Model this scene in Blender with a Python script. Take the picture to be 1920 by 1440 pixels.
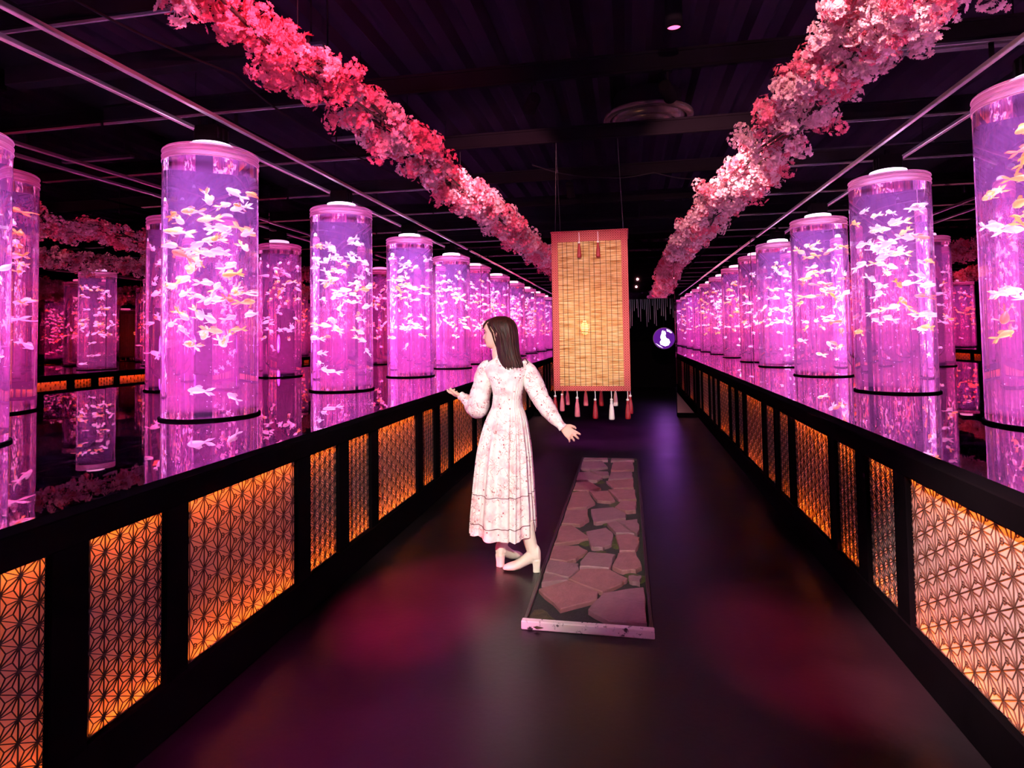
import bpy, bmesh, math, random
import numpy as np
from mathutils import Vector, Matrix, Quaternion, noise
random.seed(7)
PI = math.pi
for o in list(bpy.data.objects):
    bpy.data.objects.remove(o)
SC = bpy.context.scene
COL = SC.collection

# ------------------------------------------------------------------ camera, world, exposure
EYE = Vector((0, 0, 1.5))
FWD = Vector((-0.187792, 0.98148427, 0.03771982))
RGT = Vector((0.98196012, 0.18847011, -0.0152757))
UPV = Vector((0.02210191, -0.03417071, 0.99917159))
cd = bpy.data.cameras.new('camera')
cam = bpy.data.objects.new('camera', cd)
COL.objects.link(cam)
M = Matrix((RGT, UPV, -FWD)).transposed().to_4x4()
M.translation = EYE
cam.matrix_world = M
cd.sensor_width = 36.0
cd.lens = 1128.18 * 36.0 / 1920.0
cd.shift_y = -134.17 / 1920.0
cd.clip_start = 0.05
SC.camera = cam
W = bpy.data.worlds.new('world')
SC.world = W
W.use_nodes = True
W.node_tree.nodes['Background'].inputs[0].default_value = (0.35, 0.08, 0.5, 1)
W.node_tree.nodes['Background'].inputs[1].default_value = 0.002
SC.view_settings.view_transform = 'Standard'
SC.view_settings.look = 'None'
SC.view_settings.gamma = 1
SC.view_settings.use_curve_mapping = False
SC.view_settings.exposure = 0.0
SC.cycles.diffuse_bounces = 2
SC.cycles.volume_bounces = 0
SC.cycles.max_bounces = 10
SC.cycles.transmission_bounces = 9
SC.cycles.glossy_bounces = 4

# ------------------------------------------------------------------ layout of the place (metres)
XL, XR = -1.767, 1.215          # paper planes of the two lattice fences
ZT, ZB, ZR = 0.847, 0.20, 0.95  # lattice top, lattice bottom, rail top
ZP = 0.935                      # pool level
PXL, PXR = -3.06, 2.41          # rows of fish cylinders
PY0, PSP, PR = 4.0, 2.103, 0.3275
PTOP = 2.80                     # water top; rings and cap above
ML, MR, ME = -4.10, 3.50, 11.12 # mirror walls
YB = -5.0                       # wall behind the viewpoint
ZC = 3.95                       # roof deck
DX0, DX1, DZ = -1.37, 0.84, 2.12

# ------------------------------------------------------------------ materials
def newmat(name):
    m = bpy.data.materials.new(name)
    m.use_nodes = True
    m.node_tree.nodes.clear()
    return m, m.node_tree.nodes, m.node_tree.links

def pbr(name, col, rough=0.5, metal=0.0, spec=0.5, emit=None, estr=0.0, noise_amt=0.0, nscale=8.0, bump=0.0, bscale=30.0, coat=0.0, sheen=0.0):
    m, N, L = newmat(name)
    o = N.new('ShaderNodeOutputMaterial')
    b = N.new('ShaderNodeBsdfPrincipled')
    L.new(b.outputs[0], o.inputs[0])
    b.inputs['Base Color'].default_value = (*col, 1)
    b.inputs['Roughness'].default_value = rough
    b.inputs['Metallic'].default_value = metal
    b.inputs['Specular IOR Level'].default_value = spec
    b.inputs['Coat Weight'].default_value = coat
    b.inputs['Sheen Weight'].default_value = sheen
    if emit:
        b.inputs['Emission Color'].default_value = (*emit, 1)
        b.inputs['Emission Strength'].default_value = estr
    tc = N.new('ShaderNodeTexCoord')
    if noise_amt:
        n = N.new('ShaderNodeTexNoise'); n.inputs['Scale'].default_value = nscale; n.inputs['Detail'].default_value = 6
        L.new(tc.outputs['Object'], n.inputs['Vector'])
        mx = N.new('ShaderNodeMix'); mx.data_type = 'RGBA'
        L.new(n.outputs[0], mx.inputs[0])
        mx.inputs[6].default_value = (*[c * (1 - noise_amt) for c in col], 1)
        mx.inputs[7].default_value = (*[min(1, c * (1 + noise_amt)) for c in col], 1)
        L.new(mx.outputs[2], b.inputs['Base Color'])
    if bump:
        n2 = N.new('ShaderNodeTexNoise'); n2.inputs['Scale'].default_value = bscale; n2.inputs['Detail'].default_value = 4
        L.new(tc.outputs['Object'], n2.inputs['Vector'])
        bp = N.new('ShaderNodeBump'); bp.inputs['Strength'].default_value = bump; bp.inputs['Distance'].default_value = 0.01
        L.new(n2.outputs[0], bp.inputs['Height']); L.new(bp.outputs[0], b.inputs['Normal'])
    return m

def emis(name, col, s):
    m, N, L = newmat(name)
    o = N.new('ShaderNodeOutputMaterial'); e = N.new('ShaderNodeEmission')
    e.inputs[0].default_value = (*col, 1); e.inputs[1].default_value = s
    L.new(e.outputs[0], o.inputs[0])
    return m

def mirror_mat(name, col, rough=0.004):
    m, N, L = newmat(name)
    o = N.new('ShaderNodeOutputMaterial'); g = N.new('ShaderNodeBsdfGlossy')
    g.inputs[0].default_value = (*col, 1); g.inputs['Roughness'].default_value = rough
    L.new(g.outputs[0], o.inputs[0])
    return m

def trans_mat(name, col, trans, rough_mix=0.5, gloss=0.0):
    """paper / petals / fins: diffuse front, translucent behind"""
    m, N, L = newmat(name)
    o = N.new('ShaderNodeOutputMaterial'); d = N.new('ShaderNodeBsdfDiffuse'); t = N.new('ShaderNodeBsdfTranslucent')
    mx = N.new('ShaderNodeMixShader'); mx.inputs[0].default_value = rough_mix
    d.inputs[0].default_value = (*col, 1); t.inputs[0].default_value = (*trans, 1)
    L.new(d.outputs[0], mx.inputs[1]); L.new(t.outputs[0], mx.inputs[2]); L.new(mx.outputs[0], o.inputs[0])
    return m

def water_mat(name, scat, dens):
    m, N, L = newmat(name)
    o = N.new('ShaderNodeOutputMaterial')
    g = N.new('ShaderNodeBsdfGlass'); g.inputs['IOR'].default_value = 1.33; g.inputs['Roughness'].default_value = 0.0
    g.inputs[0].default_value = (1, 1, 1, 1)
    v = N.new('ShaderNodeVolumeScatter'); v.inputs['Color'].default_value = (*scat, 1)
    v.inputs['Density'].default_value = dens; v.inputs['Anisotropy'].default_value = 0.0
    L.new(g.outputs[0], o.inputs['Surface']); L.new(v.outputs[0], o.inputs['Volume'])
    return m

MT = {}
MT['black'] = pbr('black_paint', (0.0022, 0.0016, 0.002), 0.5, spec=0.0, noise_amt=0.4, nscale=5, bump=0.06, bscale=60)
MT['black_matte'] = pbr('black_matte', (0.006, 0.005, 0.007), 0.8, spec=0.0, noise_amt=0.3)
MT['steel'] = pbr('painted_steel', (0.0030, 0.0022, 0.0034), 0.45, spec=0.0, noise_amt=0.3, nscale=6)
MT['rail_metal'] = pbr('track_metal', (0.55, 0.48, 0.55), 0.35, metal=0.7, noise_amt=0.2, nscale=9)
MT['strut_lit_edge'] = pbr('strut_lit_edge_metal', (0.10, 0.08, 0.11), 0.4, metal=0.5, noise_amt=0.3, nscale=5)
MT['deck'] = pbr('roof_deck', (0.008, 0.004, 0.010), 0.7, spec=0.0, noise_amt=0.4, nscale=3)
MT['mirror_side'] = mirror_mat('tinted_mirror', (0.50, 0.24, 0.33))
MT['mirror_end'] = mirror_mat('clear_mirror', (0.82, 0.52, 0.62))
MT['paper'] = trans_mat('lantern_paper', (0.36, 0.32, 0.30), (0.95, 0.52, 0.24), 0.5)
MT['lattice'] = pbr('lattice_black', (0.016, 0.010, 0.008), 0.5)
MT['lattice_brown'] = pbr('lattice_brown', (0.05, 0.018, 0.010), 0.5)
MT['ring_pink'] = trans_mat('acrylic_ring', (0.75, 0.38, 0.56), (0.85, 0.40, 0.65), 0.5)
def see_through(m, amount, rough=0.08, gl=0.12):
    N, L = m.node_tree.nodes, m.node_tree.links
    o = [n for n in N if n.type == 'OUTPUT_MATERIAL'][0]; src = o.inputs[0].links[0].from_socket
    t = N.new('ShaderNodeBsdfTransparent'); g = N.new('ShaderNodeBsdfGlossy'); g.inputs['Roughness'].default_value = rough
    a = N.new('ShaderNodeMixShader'); a.inputs[0].default_value = amount; L.new(src, a.inputs[1]); L.new(t.outputs[0], a.inputs[2])
    b = N.new('ShaderNodeMixShader'); b.inputs[0].default_value = gl; L.new(a.outputs[0], b.inputs[1]); L.new(g.outputs[0], b.inputs[2]); L.new(b.outputs[0], o.inputs[0])
see_through(MT['ring_pink'], 0.45)
MT['cap'] = trans_mat('acrylic_cap', (0.8, 0.6, 0.75), (0.9, 0.7, 0.9), 0.5)
MT['disc'] = emis('column_lamp_lens', (1.0, 0.66, 1.0), 4.5)
MT['water'] = water_mat('tank_water', (0.92, 0.28, 0.92), 0.040)
MT['fish_white'] = pbr('fish_white', (0.92, 0.86, 0.84), 0.35, noise_amt=0.08, nscale=30)
MT['fish_orange'] = pbr('fish_orange', (0.95, 0.36, 0.04), 0.35, noise_amt=0.25, nscale=25)
MT['bubble'] = pbr('bubble', (0.9, 0.9, 0.95), 0.2)
MT['fish_red'] = pbr('fish_red', (0.85, 0.12, 0.02), 0.35, noise_amt=0.25, nscale=25)

def fish_mixed():
    m, N, L = newmat('fish_mixed')
    o = N.new('ShaderNodeOutputMaterial'); b = N.new('ShaderNodeBsdfPrincipled'); L.new(b.outputs[0], o.inputs[0])
    b.inputs['Roughness'].default_value = 0.35
    tc = N.new('ShaderNodeTexCoord'); n = N.new('ShaderNodeTexNoise'); n.inputs['Scale'].default_value = 16
    L.new(tc.outputs['Object'], n.inputs['Vector'])
    r = N.new('ShaderNodeValToRGB'); r.color_ramp.elements[0].position = 0.45; r.color_ramp.elements[1].position = 0.53
    r.color_ramp.elements[0].color = (0.95, 0.50, 0.06, 1); r.color_ramp.elements[1].color = (0.92, 0.87, 0.84, 1)
    L.new(n.outputs[0], r.inputs[0]); L.new(r.outputs[0], b.inputs['Base Color'])
    return m
MT['fish_mixed'] = fish_mixed()

def floor_mat():
    m, N, L = newmat('dark_vinyl_floor')
    o = N.new('ShaderNodeOutputMaterial'); b = N.new('ShaderNodeBsdfPrincipled'); L.new(b.outputs[0], o.inputs[0])
    tc = N.new('ShaderNodeTexCoord')
    n = N.new('ShaderNodeTexNoise'); n.inputs['Scale'].default_value = 1.6; n.inputs['Detail'].default_value = 8
    L.new(tc.outputs['Object'], n.inputs['Vector'])
    r = N.new('ShaderNodeValToRGB'); r.color_ramp.elements[0].color = (0.0035, 0.0024, 0.003, 1); r.color_ramp.elements[1].color = (0.010, 0.0065, 0.008, 1)
    r.color_ramp.elements[0].position = 0.3; r.color_ramp.elements[1].position = 0.75
    L.new(n.outputs[0], r.inputs[0]); L.new(r.outputs[0], b.inputs['Base Color'])
    n2 = N.new('ShaderNodeTexNoise'); n2.inputs['Scale'].default_value = 35; n2.inputs['Detail'].default_value = 5
    L.new(tc.outputs['Object'], n2.inputs['Vector'])
    b.inputs['Specular IOR Level'].default_value = 0.28
    mr = N.new('ShaderNodeMapRange'); mr.inputs['To Min'].default_value = 0.26; mr.inputs['To Max'].default_value = 0.42
    L.new(n.outputs[0], mr.inputs['Value']); L.new(mr.outputs[0], b.inputs['Roughness'])
    bp = N.new('ShaderNodeBump'); bp.inputs['Strength'].default_value = 0.10; bp.inputs['Distance'].default_value = 0.005
    L.new(n2.outputs[0], bp.inputs['Height']); L.new(bp.outputs[0], b.inputs['Normal'])
    return m
MT['floor'] = floor_mat()

def pool_mat():
    m, N, L = newmat('still_dark_pool')
    o = N.new('ShaderNodeOutputMaterial')
    d = N.new('ShaderNodeBsdfDiffuse'); d.inputs[0].default_value = (0.006, 0.003, 0.008, 1)
    g = N.new('ShaderNodeBsdfGlossy'); g.inputs[0].default_value = (0.92, 0.86, 0.92, 1); g.inputs['Roughness'].default_value = 0.012
    fr = N.new('ShaderNodeFresnel'); fr.inputs[0].default_value = 2.6
    mx = N.new('ShaderNodeMixShader')
    L.new(fr.outputs[0], mx.inputs[0]); L.new(d.outputs[0], mx.inputs[1]); L.new(g.outputs[0], mx.inputs[2]); L.new(mx.outputs[0], o.inputs[0])
    tc = N.new('ShaderNodeTexCoord'); n = N.new('ShaderNodeTexNoise'); n.inputs['Scale'].default_value = 2.2; n.inputs['Detail'].default_value = 2
    L.new(tc.outputs['Object'], n.inputs['Vector'])
    bp = N.new('ShaderNodeBump'); bp.inputs['Strength'].default_value = 0.035; bp.inputs['Distance'].default_value = 0.02
    L.new(n.outputs[0], bp.inputs['Height']); L.new(bp.outputs[0], g.inputs['Normal'])
    return m
MT['pool'] = pool_mat()

# ------------------------------------------------------------------ mesh helpers
class MB:
    def __init__(self):
        self.v, self.f, self.sm = [], [], []
    def add(self, vs, fs, smooth=False):
        b = len(self.v)
        self.v += [tuple(p) for p in vs]
        for q in fs:
            self.f.append(tuple(i + b for i in q)); self.sm.append(smooth)
        return self
    def box(self, x0, x1, y0, y1, z0, z1):
        vs = [(x, y, z) for z in (z0, z1) for y in (y0, y1) for x in (x0, x1)]
        return self.add(vs, [(0, 2, 3, 1), (4, 5, 7, 6), (0, 1, 5, 4), (2, 6, 7, 3), (0, 4, 6, 2), (1, 3, 7, 5)])
    def bbox(self, x0, x1, y0, y1, z0, z1, bv=0.006):
        """box with chamfered edges"""
        bm = bmesh.new(); bmesh.ops.create_cube(bm, size=1)
        for q in bm.verts:
            q.co = Vector(((x0 + x1) / 2 + q.co.x * (x1 - x0), (y0 + y1) / 2 + q.co.y * (y1 - y0), (z0 + z1) / 2 + q.co.z * (z1 - z0)))
        bmesh.ops.bevel(bm, geom=bm.edges[:], offset=bv, segments=1, affect='EDGES')
        bm.verts.index_update()
        self.add([q.co[:] for q in bm.verts], [[q.index for q in f.verts] for f in bm.faces]); bm.free()
        return self
    def loft(self, rings, cap0=True, cap1=True, smooth=True, closed=True):
        n = len(rings[0]); vs = [p for r in rings for p in r]; fs = []
        for i in range(len(rings) - 1):
            for j in range(n if closed else n - 1):
                a, b = i * n + j, i * n + (j + 1) % n
                fs.append((a, b, b + n, a + n))
        self.add(vs, fs, smooth)
        if cap0: self.add(rings[0], [tuple(range(n))[::-1]])
        if cap1: self.add(rings[-1], [tuple(range(n))])
        return self
    def lathe(self, prof, n=32, c=(0, 0, 0), smooth=True, cap0=True, cap1=True):
        rings = [[(c[0] + r * math.cos(2 * PI * j / n), c[1] + r * math.sin(2 * PI * j / n), c[2] + z) for j in range(n)] for r, z in prof]
        return self.loft(rings, cap0, cap1, smooth)
    def tube(self, pts, rad, n=8, cap=True, smooth=True, flat=1.0):
        pts = [Vector(p) for p in pts]
        if not hasattr(rad, '__len__'): rad = [rad] * len(pts)
        rings = []; up = Vector((0, 0, 1)); prev = None
        for i, p in enumerate(pts):
            t = (pts[min(i + 1, len(pts) - 1)] - pts[max(i - 1, 0)]).normalized()
            if prev is None:
                a = t.cross(up)
                if a.length < 1e-3: a = t.cross(Vector((1, 0, 0)))
            else:
                a = prev - t * prev.dot(t)
            a.normalize(); prev = a; b = t.cross(a)
            rings.append([p + a * (rad[i] * math.cos(2 * PI * j / n)) + b * (rad[i] * flat * math.sin(2 * PI * j / n)) for j in range(n)])
        return self.loft(rings, cap, cap, smooth)
    def build(self, name, mat, parent=None, loc=None):
        me = bpy.data.meshes.new(name)
        me.from_pydata(self.v, [], self.f); me.update()
        me.polygons.foreach_set('use_smooth', self.sm)
        me.materials.append(MT[mat] if isinstance(mat, str) else mat)
        return mobj(name, me, parent, loc)

def mobj(name, me, parent=None, loc=None):
    o = bpy.data.objects.new(name, me); COL.objects.link(o)
    if parent: o.parent = parent
    if loc is not None: o.location = loc
    return o

def tag(o, label, cat=None, group=None, kind=None):
    if label: o['label'] = label
    if cat: o['category'] = cat
    if group: o['group'] = group
    if kind: o['kind'] = kind
    return o

def thing(name, label, cat, loc=(0, 0, 0), group=None, rz=0):
    o = bpy.data.objects.new(name, None); COL.objects.link(o)
    o.empty_display_size = 0.1; o.location = loc; o.rotation_euler = (0, 0, rz)
    return tag(o, label, cat, group)

def struct(o, label):
    o['kind'] = 'structure'; o['label'] = label
    return o

def lamp(name, kind, loc, col, energy, parent=None, target=None, **kw):
    l = bpy.data.lights.new(name, kind); l.color = col; l.energy = energy
    for k, v in kw.items(): setattr(l, k, v)
    o = bpy.data.objects.new(name, l); COL.objects.link(o)
    o.location = loc
    if target is not None:
        o.rotation_euler = (Vector(target) - Vector(loc)).to_track_quat('-Z', 'Y').to_euler()
    if parent:
        o.parent = parent; o.matrix_parent_inverse = Matrix.Translation(parent.location).inverted()
    return o
# ------------------------------------------------------------------ the room
fl = MB().box(XL - 0.05, XR + 0.05, YB, ME, -0.1, 0).box(-3.2, 2.6, ME, 17.2, -0.1, 0).build('floor', 'floor')
struct(fl, 'dark glossy vinyl floor of the walkway')

def mirror_row(wall, x, y0, y1, z0, z1, step, face, rnd):
    y = y0; k = 0
    while y < y1 - 0.05:
        e = min(y + step, y1)
        b = MB().bbox(-0.006, 0.006, -(e - y) / 2 + 0.002, (e - y) / 2 - 0.002, z0, z1, 0.003)
        o = b.build('mirror_panel', 'mirror_side', wall, (x, (y + e) / 2, 0))
        o.rotation_euler = (0, 0, rnd.uniform(-0.006, 0.006))
        y = e; k += 1
rnd = random.Random(3)
wl = MB().box(ML - 0.30, ML - 0.06, YB, ME, 0, ZC).build('wall_left', 'black_matte')
struct(wl, 'dark left wall faced with tall tinted mirror panels')
mirror_row(wl, ML, YB, ME - 0.02, ZP - 0.02, 3.35, 1.62, 1, rnd)
wr = MB().box(MR + 0.06, MR + 0.30, YB, ME, 0, ZC).build('wall_right', 'black_matte')
struct(wr, 'dark right wall faced with tall tinted mirror panels')
mirror_row(wr, MR, YB, ME - 0.02, ZP - 0.02, 3.35, 1.62, -1, rnd)
# end wall with the doorway, faced with mirror
we = MB().box(ML - 0.3, DX0, ME + 0.02, ME + 0.14, 0, ZC).box(DX1, MR + 0.3, ME + 0.02, ME + 0.14, 0, ZC).box(DX0, DX1, ME + 0.02, ME + 0.14, DZ, ZC).build('wall_end', 'black_matte')
struct(we, 'mirrored end wall with a dark open doorway')
for x0, x1, z0, z1 in ((ML + 0.02, -2.72, ZP - 0.02, 3.35), (-2.715, DX0, 0.07, 3.35), (DX0 + 0.003, DX1 - 0.003, DZ, 3.35), (DX1, 2.15, 0.07, 3.35), (2.155, MR - 0.02, ZP - 0.02, 3.35)):
    MB().bbox(x0, x1, ME, ME + 0.018, z0, z1, 0.003).build('mirror_panel', 'mirror_end', we)
for n, (x0, x1) in enumerate(((XL, DX0), (DX1, XR))):
    struct(MB().bbox(x0, x1, ME - 0.05, ME + 0.0, 0, 0.07, 0.004).build('baseboard_' + ('left', 'right')[n], 'black'), 'black baseboard under the %s end mirror' % ('left', 'right')[n])
wb = MB().box(ML - 0.3, MR + 0.3, YB - 0.2, YB, 0, ZC).build('wall_back', 'black_matte'); struct(wb, 'plain dark wall behind the viewpoint')
# dark room beyond the doorway
br = MB().box(-3.3, -3.2, ME + 0.14, 17.2, 0, 2.9).box(2.6, 2.7, ME + 0.14, 17.2, 0, 2.9).box(-3.3, 2.7, 17.2, 17.3, 0, 2.9).box(-3.3, 2.7, ME + 0.14, 17.3, 2.9, 3.0).build('wall_far_room', 'black_matte')
struct(br, 'black walls of the dim room beyond the doorway')

# ------------------------------------------------------------------ ceiling
ce = MB().box(ML - 0.3, MR + 0.3, YB - 0.2, ME + 0.14, ZC, ZC + 0.1).build('ceiling', 'deck'); struct(ce, 'dark corrugated roof deck with black cross beams')
x = ML - 0.1
ribm = None
while x < MR + 0.1:
    if ribm is None:
        b = MB(); L_ = ME - YB
        b.loft([[(-0.11, 0, 0.0), (-0.055, 0, -0.075), (0.055, 0, -0.075), (0.11, 0, 0.0)], [(-0.11, L_, 0.0), (-0.055, L_, -0.075), (0.055, L_, -0.075), (0.11, L_, 0.0)]], smooth=False)
        r0 = b.build('deck_rib', 'deck', ce, (x, YB, ZC)); ribm = r0.data
    else:
        mobj('deck_rib', ribm, ce, (x, YB, ZC))
    x += 0.31
bm_ = None
for k in range(-6, 6):
    y = 4.08 + 1.34 * k
    if bm_ is None:
        b = MB().bbox(ML, MR, -0.02, 0.02, 3.25, 3.27, 0.004).box(ML, MR, -0.006, 0.006, 3.27, 3.37).bbox(ML, MR, -0.02, 0.02, 3.37, 3.39, 0.004)
        bm_ = b.build('cross_beam', 'steel', ce, (0, y, 0)).data
    else: mobj('cross_beam', bm_, ce, (0, y, 0))
for k in range(-4, 6):
    for x0, x1 in ((ML + .02, -1.95), (1.36, MR - .02)):
        MB().bbox(x0, x1, 4.08 + 1.34 * k - .026, 4.08 + 1.34 * k - .014, 3.228, 3.249, .003).build('strut_lit_edge', 'strut_lit_edge', ce)  # pale bars added under the beams as their lit edges
for k, (x0, x1, y, z) in enumerate(((-3.1, -2.1, 2.35, 3.5), (-2.9, -2.2, 2.9, 3.42), (-2.8, -2.0, 3.75, 3.5), (-3.9, -2.1, 4.75, 3.55), (-2.9, -2.0, 5.6, 3.5), (-3.9, -2.1, 7.4, 3.5), (1.6, 3.3, 3.3, 3.5), (1.7, 2.9, 4.9, 3.55), (1.6, 3.3, 7.2, 3.5))):
    MB().bbox(x0, x1, y - .03, y + .03, z, z + .03, .004).build('strut_lit_edge', 'strut_lit_edge', ce)
    for x in (x0 + .1, x1 - .1): MB().tube([(x, y, z + .02), (x, y, ZC)], .005, 5).build('hanger_rod', 'steel', ce)
# heavier girder in the near left corner and a few hangers
for (x0, x1, y, z) in ((-4.05, -1.9, 3.3, 3.22), (-4.05, 3.4, 0.9, 3.5), (-4.05, -1.2, 6.15, 3.5)):
    MB().bbox(x0, x1, y - 0.05, y + 0.05, z, z + 0.12, 0.006).build('girder', 'steel', ce)
for k, (x, y) in enumerate(((-1.95, 3.7), (-1.95, 6.4), (-1.95, 9.1), (1.45, 3.7), (1.45, 6.4), (1.45, 9.1), (-0.5, 7.4), (0.2, 8.6), (-2.4, 4.7), (-2.5, 7.6))):
    MB().tube([(x, y, 3.1), (x, y, ZC)], 0.006, 6).build('hanger_rod', 'steel', ce)
def rail(x, z, label, y0=YB + 0.1, y1=ME - 0.1, mat='rail_metal', w=0.018, h=0.03):
    t = thing('ceiling_track', label, 'track', (x, 0, z), 'ceiling tracks')
    MB().bbox(-w, w, y0, y1, 0, h, 0.004).build('channel', mat, t)
    for y in np.arange(y0 + 1.0, y1, 2.68):
        MB().bbox(-0.012, 0.012, y - 0.01, y + 0.01, h, 3.25 - z + 0.01, 0.002).build('clip', 'steel', t)
    return t
rail(-2.955, 3.13, 'long metal ceiling track above the left cylinders, nearer the walkway')
rail(-3.27, 3.13, 'long metal ceiling track above the left cylinders, nearer the mirror wall')
rail(2.24, 3.13, 'long metal ceiling track above the right cylinders, nearer the walkway')
rail(2.62, 3.13, 'long metal ceiling track above the right cylinders, nearer the mirror wall')
rail(-2.05, 3.19, 'thin dark ceiling conduit beside the left blossom garland', mat='steel', w=0.011, h=0.022)
rail(1.62, 3.19, 'thin dark ceiling conduit beside the right blossom garland', mat='steel', w=0.011, h=0.022)
for k, (pts, lab) in enumerate((([(-2.6, 2.2, 3.15), (-2.3, 3.2, 3.10), (-2.4, 4.4, 3.13), (-2.2, 6.0, 3.15)], 'sagging black cable above the left cylinders'),
                          ([(-0.9, 5.9, 3.20), (-0.3, 6.3, 3.14), (0.3, 6.3, 3.15), (0.9, 6.9, 3.20)], 'sagging black cable above the bamboo blind'))):
    P = [Vector(p) for p in pts]; Q = []
    for i in range(len(P) - 1):
        for s in range(6): Q.append(P[i].lerp(P[i + 1], s / 6) - Vector((0, 0, 0.03 * math.sin(PI * s / 6))))
    Q.append(P[-1])
    tag(MB().tube(Q, 0.007, 6).build('cable', 'black_matte'), lab, 'cable')

# ------------------------------------------------------------------ pools
pl = MB().bbox(ML + 0.012, XL - 0.072, YB + 0.02, ME - 0.004, 0.80, ZP, 0.002).build('reflecting_pool', 'pool'); tag(pl, 'still black reflecting pool under the left row of cylinders', 'pool')
pr = MB().bbox(XR + 0.072, MR - 0.012, YB + 0.02, ME - 0.004, 0.80, ZP, 0.002).build('reflecting_pool', 'pool'); tag(pr, 'still black reflecting pool under the right row of cylinders', 'pool')

# ------------------------------------------------------------------ lattice fences
def asanoha(w, h, a, wid, thin, loops):
    """hemp-leaf lattice clipped to a panel w x h, bars standing 4 mm proud of the paper"""
    b = MB(); c = a * math.sqrt(3) / 2
    def clip(p, q):
        t0, t1 = 0.0, 1.0; d = (q[0] - p[0], q[1] - p[1])
        for i, lo, hi in ((0, -w / 2, w / 2), (1, 0, h)):
            if abs(d[i]) < 1e-9:
                if p[i] < lo - 1e-9 or p[i] > hi + 1e-9: return None
            else:
                u, v = (lo - p[i]) / d[i], (hi - p[i]) / d[i]
                if u > v: u, v = v, u
                t0, t1 = max(t0, u), min(t1, v)
        if t1 - t0 < 1e-6: return None
        return ((p[0] + d[0] * t0, p[1] + d[1] * t0), (p[0] + d[0] * t1, p[1] + d[1] * t1))
    def bar(p, q, r, dep=0.004):
        s = clip(p, q)
        if not s: return
        (a0, b0), (a1, b1) = s; dx, dy = a1 - a0, b1 - b0; l = math.hypot(dx, dy)
        if l < 1e-4: return
        nx, ny = -dy / l * r, dx / l * r
        vs = []
        for X in (0.0, dep):
            vs += [(X, a0 + nx, b0 + ny), (X, a1 + nx, b1 + ny), (X, a1 - nx, b1 - ny), (X, a0 - nx, b0 - ny)]
        b.add(vs, [(4, 5, 6, 7), (0, 1, 5, 4), (2, 3, 7, 6)])
    I = int(w / c) + 3; J = int(h / a) + 3
    V = lambda i, j: ((i * c) - w / 2 + c * 0.35, j * a + (a / 2 if i % 2 else 0) - a)
    for i in range(-1, I):
        for j in range(-1, J):
            p = V(i, j); q = V(i, j + 1)
            o = 1 if i % 2 else 0
            r1, r2 = V(i + 1, j + o), V(i + 1, j + o - 1)
            for e in (q, r1, r2): bar(p, e, wid)
            for tri, k in (((p, q, r1), 0), ((p, r1, r2), 1)):
                g = (sum(t[0] for t in tri) / 3, sum(t[1] for t in tri) / 3)
                for t in tri: bar(t, g, thin)
                if loops and k == 0:
                    R_ = a * 0.115
                    pts = [(g[0] + R_ * math.cos(u * PI / 4) * 0.8 + a * .05, g[1] + R_ * math.sin(u * PI / 4)) for u in range(9)]
                    for m in range(8): bar(pts[m], pts[m + 1], thin)
            if not loops:   # knot where the strips cross
                for m in range(3):
                    ca, sa = math.cos(m * PI / 3) * a * 0.08, math.sin(m * PI / 3) * a * 0.08
                    bar((p[0] - ca, p[1] - sa), (p[0] + ca, p[1] + sa), a * 0.035, 0.005)
    return b

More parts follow.
